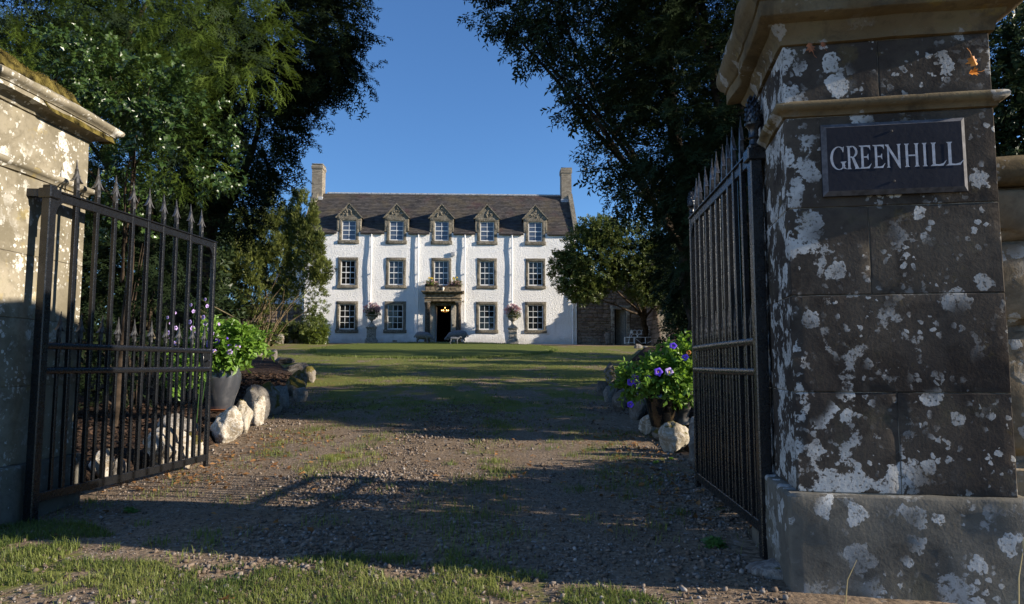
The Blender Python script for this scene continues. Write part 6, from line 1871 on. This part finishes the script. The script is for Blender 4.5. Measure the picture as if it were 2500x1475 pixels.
# ------------------------------------------------------------------ ground cover
def inside_ledge(x, y):
    lx = np.interp(y, [p[1] for p in LEDGE], [p[0] for p in LEDGE]); rx = np.interp(y, [p[1] for p in REDGE], [p[0] for p in REDGE])
    return (x > lx + 0.05) & (x < rx - 0.05)
PIERBOX = lambda x, y: ((x > 1.2) & (y > 2.85) & (y < 4.1) & (x < 2.4)) | ((x < -3.1) & (y > 4.1) & (y < 5.4))
r_ = np.random.default_rng(77)
def stones(n, y0, y1, xw0, xw1, s0, s1, T, seed, least=0.0):
    r_ = np.random.default_rng(seed)
    y = y0 + (y1 - y0) * r_.random(n) ** 0.8
    x = xw0 + (xw1 - xw0) * r_.random(n)
    p = np.stack([x, y, np.zeros(n)], 1)
    # loose stones gather between and beside the wheel tracks
    xw = x + (noise(p, 0.5, 91) - 0.5) * 0.7
    den = np.clip(1.35 - np.abs(xw + 0.95) / 0.62, 0.10, 1) + np.clip(np.abs(xw + 0.9) - 1.75, 0, 0.6)
    den *= np.clip((noise(p, 1.3, seed) - 0.20) * 2.8, 0.05, 1)
    den = np.maximum(den, least)
    den = np.maximum(den, np.clip((4.3 - y) * 1.2, 0, 0.75) * np.clip((noise(p, 1.5, 66) - .2) * 2.5, .1, 1))
    k = (r_.random(n) < den) & ((y < 6) | inside_ledge(x, y)) & ~PIERBOX(x, y)
    x, y = x[k], y[k]; n = len(x)
    s = s0 + (s1 - s0) * r_.random(n) ** 3.5
    P = np.stack([x, y, gz_true(x, y) + s * 0.22], 1)
    f = r_.normal(size=(n, 3)); u = np.array((0, 0, 1.0)) + r_.normal(size=(n, 3)) * 0.5
    f[:, 2] *= 0.3
    V0, F0 = T
    M = frames(f, u)
    q = V0[None] * (1 + 0.55 * (r_.random((n, len(V0), 1)) - 0.5)) * np.stack([r_.uniform(.8, 1.3, n), r_.uniform(.6, 1, n), r_.uniform(.45, .8, n)], 1)[:, None, :]
    Pq = np.einsum('nij,nkj->nki', M, q) * s[:, None, None] * 0.5 + P[:, None, :]
    Fa = (F0[None] + (np.arange(n) * len(V0))[:, None, None]).reshape(-1, 3)
    return Pq.reshape(-1, 3), Fa, np.repeat(r_.random(n), len(V0))
def chipmat():
    t = NT("gravel_chips")
    a = t.n("Attribute", attribute_name='tint').outputs['Fac']
    nd = t.n("ValToRGB"); t.set(nd.inputs[0], a)
    cr = nd.color_ramp
    cr.elements[0].color = (0.085, 0.062, 0.046, 1); cr.elements[1].color = (0.42, 0.39, 0.36, 1)
    for p_, c in ((0.35, (0.15, 0.112, 0.083)), (0.6, (0.23, 0.175, 0.132)), (0.82, (0.20, 0.185, 0.17)), (0.95, (0.30, 0.25, 0.21))):
        e = cr.elements.new(p_); e.color = c + (1,)
    c = t.mix(t.math('MULTIPLY', t.noise(80, 3), 0.5), nd.outputs[0], (0.08, 0.062, 0.05))
    t.bump(t.noise(90, 4), 0.4, 0.004)
    return t.done(c, 0.9, 0.2)
MT['chips'] = chipmat()
OCT = (np.array([(1, 0, 0), (-1, 0, 0), (0, 1, 0), (0, -1, 0), (0, 0, 1), (0, 0, -1)], float), np.array([(0, 2, 4), (2, 1, 4), (1, 3, 4), (3, 0, 4), (2, 0, 5), (1, 2, 5), (3, 1, 5), (0, 3, 5)]))
A = stones(26000, 2.3, 6.4, -3.6, 2.0, 0.010, 0.038, ICO0, 5)
Bq = stones(24000, 5.5, 13.0, -4.2, 2.2, 0.015, 0.055, OCT, 6)
Cq = stones(48000, 2.3, 7.0, -3.2, 1.9, 0.007, 0.020, OCT, 8, 0.5)
parts_ = [A, Bq, Cq]; offs = np.cumsum([0] + [len(q[0]) for q in parts_])
obj("gravel", tri_mesh("gravel", np.concatenate([q[0] for q in parts_]), np.concatenate([q[1] + o_ for q, o_ in zip(parts_, offs)]), MT['chips'], np.concatenate([q[2] for q in parts_])), kind='stuff')

def blades(P, h, w, seed, lean=0.5):
    r_ = np.random.default_rng(seed); n = len(P)
    a = r_.uniform(0, 2 * np.pi, n); d = np.stack([np.cos(a), np.sin(a), np.zeros(n)], 1)
    s = np.stack([-np.sin(a), np.cos(a), np.zeros(n)], 1)
    h = h * r_.uniform(.5, 1.3, n); w = w * r_.uniform(.7, 1.2, n); ln = lean * r_.random(n)
    up = np.array((0, 0, 1.0))
    b0, b1 = P - s * w[:, None], P + s * w[:, None]
    m = P + up * (h * .55)[:, None] + d * (h * ln * .35)[:, None]
    m0, m1 = m - s * (w * .75)[:, None], m + s * (w * .75)[:, None]
    tp = P + up * (h * (1 - .3 * ln))[:, None] + d * (h * ln)[:, None]
    V = np.stack([b0, b1, m1, m0, tp], 1).reshape(-1, 3)
    k = np.arange(n)[:, None] * 5
    F = np.concatenate([k + np.array([0, 1, 2]), k + np.array([0, 2, 3]), k + np.array([3, 2, 4])], 0)
    return V, F
def grass_patch(pts_xy, h, w, seed, lean=0.6):
    P = np.stack([pts_xy[:, 0], pts_xy[:, 1], gz_true(pts_xy[:, 0], pts_xy[:, 1]) - 0.004], 1)
    V, F = blades(P, h, w, seed, lean)
    t = np.clip(noise(P, 3.0, seed) * 0.8 + np.random.default_rng(seed).random(len(P)) * 0.5 - 0.15, 0, 1)
    return V, F, np.repeat(t, 5)
GR = []
# verge in front of the gateway, thick in clumps
n = 110000
xy = np.stack([r_.uniform(-4.2, 0.75, n), r_.uniform(2.2, 4.6, n)], 1)
p3 = np.stack([xy[:, 0], xy[:, 1], 0 * xy[:, 0]], 1)
cl = noise(p3, 2.3, 31) * 0.6 + noise(p3, 7.0, 32) * 0.5
edge_y = np.interp(xy[:, 0], [-4.2, -2.7, -2.1, -1.6, -0.9, -0.3, 0.4, 0.8], [4.6, 4.5, 3.95, 3.45, 3.8, 3.75, 3.3, 2.9])
bare = np.exp(-((xy[:, 0] + 1.75) / 0.65) ** 2) * 0.17
k = (xy[:, 1] < edge_y) & (cl > 0.42 + bare + np.clip(xy[:, 1] - edge_y + 0.35, 0, 1) * 0.3)
GR.append(grass_patch(xy[k], 0.042, 0.0021, 301, 1.3))
# tufts on the crown and edges of the drive
tc = []
for k in range(330):
    y = 3.6 + 10 * random.random() ** 1.1
    x = random.choice([random.gauss(-.22, .13), random.gauss(-1.68, .14), random.gauss(.95, .2), random.gauss(-2.7, .25), random.gauss(-.22, .13), random.uniform(-3, 1.3)])
    if bool(inside_ledge(np.array(x), np.array(max(y, 6.0)))) and not bool(PIERBOX(np.array(x), np.array(y))):
        m = random.randint(12, 60); sp = random.uniform(.03, .12)
        tc.append(np.stack([np.random.default_rng(k).normal(x, sp, m), np.random.default_rng(k + 999).normal(y, sp, m)], 1))
GR.append(grass_patch(np.concatenate(tc), 0.06, 0.0024, 302, 1.0))
# thin mossy grass from the shade to the lawn
n = 70000
xy = np.stack([r_.uniform(-11, 6, n), 9 + 26 * r_.random(n) ** 1.3], 1)
p3 = np.stack([xy[:, 0], xy[:, 1], 0 * xy[:, 0]], 1)
k = inside_ledge(xy[:, 0], xy[:, 1]) & (noise(p3, 0.7, 35) * .6 + noise(p3, 2.5, 36) * .5 > 0.60 - np.clip((xy[:, 1] - 10) / 12, 0, 1) * .15) & (((xy[:, 0] - LCX) / LRX) ** 2 + ((xy[:, 1] - LCY) / LRY) ** 2 > 1.0)
GR.append(grass_patch(xy[k], 0.055, 0.0047, 303, 1.0))
n = 9000
a_ = r_.uniform(0, 2 * np.pi, n); q_ = r_.normal(1.01, .018, n)
xy = np.stack([LCX + LRX * q_ * np.cos(a_), LCY + LRY * q_ * np.sin(a_)], 1)
GR.append(grass_patch(xy, 0.11, 0.009, 304, 1.1))
off = 0; VV = []; FF = []; TT = []
for v, f, t_ in GR:
    VV.append(v); FF.append(f + off); TT.append(t_); off += len(v)
obj("grass", tri_mesh("grass", np.concatenate(VV), np.concatenate(FF), MT['grass'], np.concatenate(TT)), kind='stuff')

# fallen leaves and bark along the edges
n = 900
x = np.concatenate([r_.normal(-2.75, .35, 330), r_.normal(1.3, .28, 300), r_.uniform(-3, 1.5, 270)]); y = np.concatenate([r_.uniform(5.4, 9.5, 330), r_.uniform(4.4, 9.5, 300), r_.uniform(4, 11, 270)])
k = inside_ledge(x, np.maximum(y, 5.6)) & ~PIERBOX(x, y); x, y = x[k], y[k]; n = len(x)
LT = tpl([((-.5, 0, 0), (0, .32, .12), (.5, 0, 0)), ((-.5, 0, 0), (.5, 0, 0), (0, -.30, .10))])
f_ = r_.normal(size=(n, 3)); f_[:, 2] *= .3
V, F = scatter(LT, np.stack([x, y, gz_true(x, y) + 0.012], 1), f_, np.array((0, 0, 1.0)) + r_.normal(size=(n, 3)) * .35, r_.uniform(.03, .075, n))
obj("fallen_leaves", tri_mesh("fallen_leaves", V, F, MT['leaf_dead'], np.repeat(r_.random(n), len(LT[0]))), kind='stuff')
n = 5200
y = 5.3 + 12 * r_.random(n) ** 1.2; side = r_.random(n) < .72
x = np.where(side, np.interp(y, [p[1] for p in LEDGE], [p[0] for p in LEDGE]) - .1 - r_.random(n) * 2.2, np.interp(y, [p[1] for p in REDGE], [p[0] for p in REDGE]) + .1 + r_.random(n) * 1.2)
k = ~PIERBOX(x, y); x, y = x[k], y[k]; side = side[k]; n = len(x)
dd_ = np.where(side, np.interp(y, [p[1] for p in LEDGE], [p[0] for p in LEDGE]) - x, x - np.interp(y, [p[1] for p in REDGE], [p[0] for p in REDGE]))
f_ = r_.normal(size=(n, 3)); f_[:, 2] *= .4
V, F = scatter(LT, np.stack([x, y, zg(x, y) + np.interp(dd_, [0, .1, .35, 1.2, 3], [-.05, .10, .16, .19, .22]) + .012], 1), f_, np.array((0, 0, 1.0)) + r_.normal(size=(n, 3)) * .5, r_.uniform(.03, .09, n) * (1 + (y - 5) * .05))
MT['chip_bark'] = leafmat("bark_chips", (0.018, 0.012, 0.009), (0.095, 0.056, 0.036), 0.8, 0.2, 0.0)
obj("bark_chips", tri_mesh("bark_chips", V, F, MT['chip_bark'], np.repeat(r_.random(n) ** 2, len(LT[0]))), kind='stuff')

# wild geraniums and odd weeds
def lobed(n, size, seed):
    r2_ = random.Random(seed); tr = []
    for k in range(n):
        a = r2_.uniform(0, 6.28); rr = r2_.uniform(.02, .2) * size * 5; h = r2_.uniform(.05, .17) * size * 5
        c = np.array((math.cos(a) * rr, math.sin(a) * rr, h)); s = size * r2_.uniform(.7, 1.2)
        tilt = np.array((math.cos(a), math.sin(a), 0)) * .35
        tr.append(((0, 0, 0), (0.004, 0.004, 0), tuple(c)))
        for j in range(7):
            b0 = a + j * .80 - 2.4
            for q0, q1, q2 in ((-.34, 0, .34),):
                p = [c + s * m * np.array((math.cos(b0 + q), math.sin(b0 + q), 0)) for q, m in ((q0, .55), (q1, 1.0), (q2, .55))]
                p = [v - np.array((0, 0, 1)) * float((v - c) @ tilt) for v in p]
                tr += [(c, p[0], p[1]), (c, p[1], p[2])]
    return tpl(tr)
for x, y, n, s, lab in ((-3.25, 4.02, 26, .055, "wild geranium at the foot of the buff pier in shade"), (1.12, 3.95, 17, .05, "lobed leafed wild geranium at the foot of the right gate post"), (-2.55, 4.75, 14, .04, "small weed on the shadow edge by the left gate"), (1.42, 7.0, 8, .03, "tiny bright weed by the right gate end stile"), (1.62, 7.2, 7, .028, "sprig with yellow green leaves beside the craggy boulder")):
    V, F = lobed(n, s, int(x * 10 + y * 100))
    wd = obj("wild_geranium", tri_mesh("wild_geranium", V, F, MT['geranium'] if s > .035 else MT['bright'], np.repeat(r_.random(len(V) // 3), 3)), None, (x, y, float(gz_true(x, y)[0])))
    tag(wd, lab, "weed")
b = B()
for k, (x, y, h, l) in enumerate(((1.36, 2.95, .20, .06), (1.95, 2.78, .30, .04), (2.16, 2.76, .14, .05), (2.05, 2.72, .10, -.05))):
    b.tube([(x, y, -.02), (x + l * .3, y, h * .6), (x + l, y, h)], [.003, .0024, .001], 4)
    if k == 1: b.raw(ICO1[0] * (.005, .005, .03) + (x + l, y, h), ICO1[1])
o = obj("grass_stalk", b.mesh("grass_stalk", MT['straw']), None); tag(o, "few dry grass stalks at the foot of the right pier plinth", "grass stalk")
o = obj("flat_stone", rock_mesh(.36, .26, .10, 911, MT['rock_grey'], 10, .8), None, (1.30, 3.42, 0.0)); tag(o, "flat grey stone sunk by the right gate post", "stone")
dl = thing("fallen_twig", "dead orange brown leaf on a curved stalk in the front grass", "dead leaf", (-1.18, 2.95, 0.03))
obj("blade", leafmesh("brown_leaf_blade", MT['leaf_orange'], 0.06, 0.5, 21), dl, (0, 0, .012), (R(75), 0, R(60)))
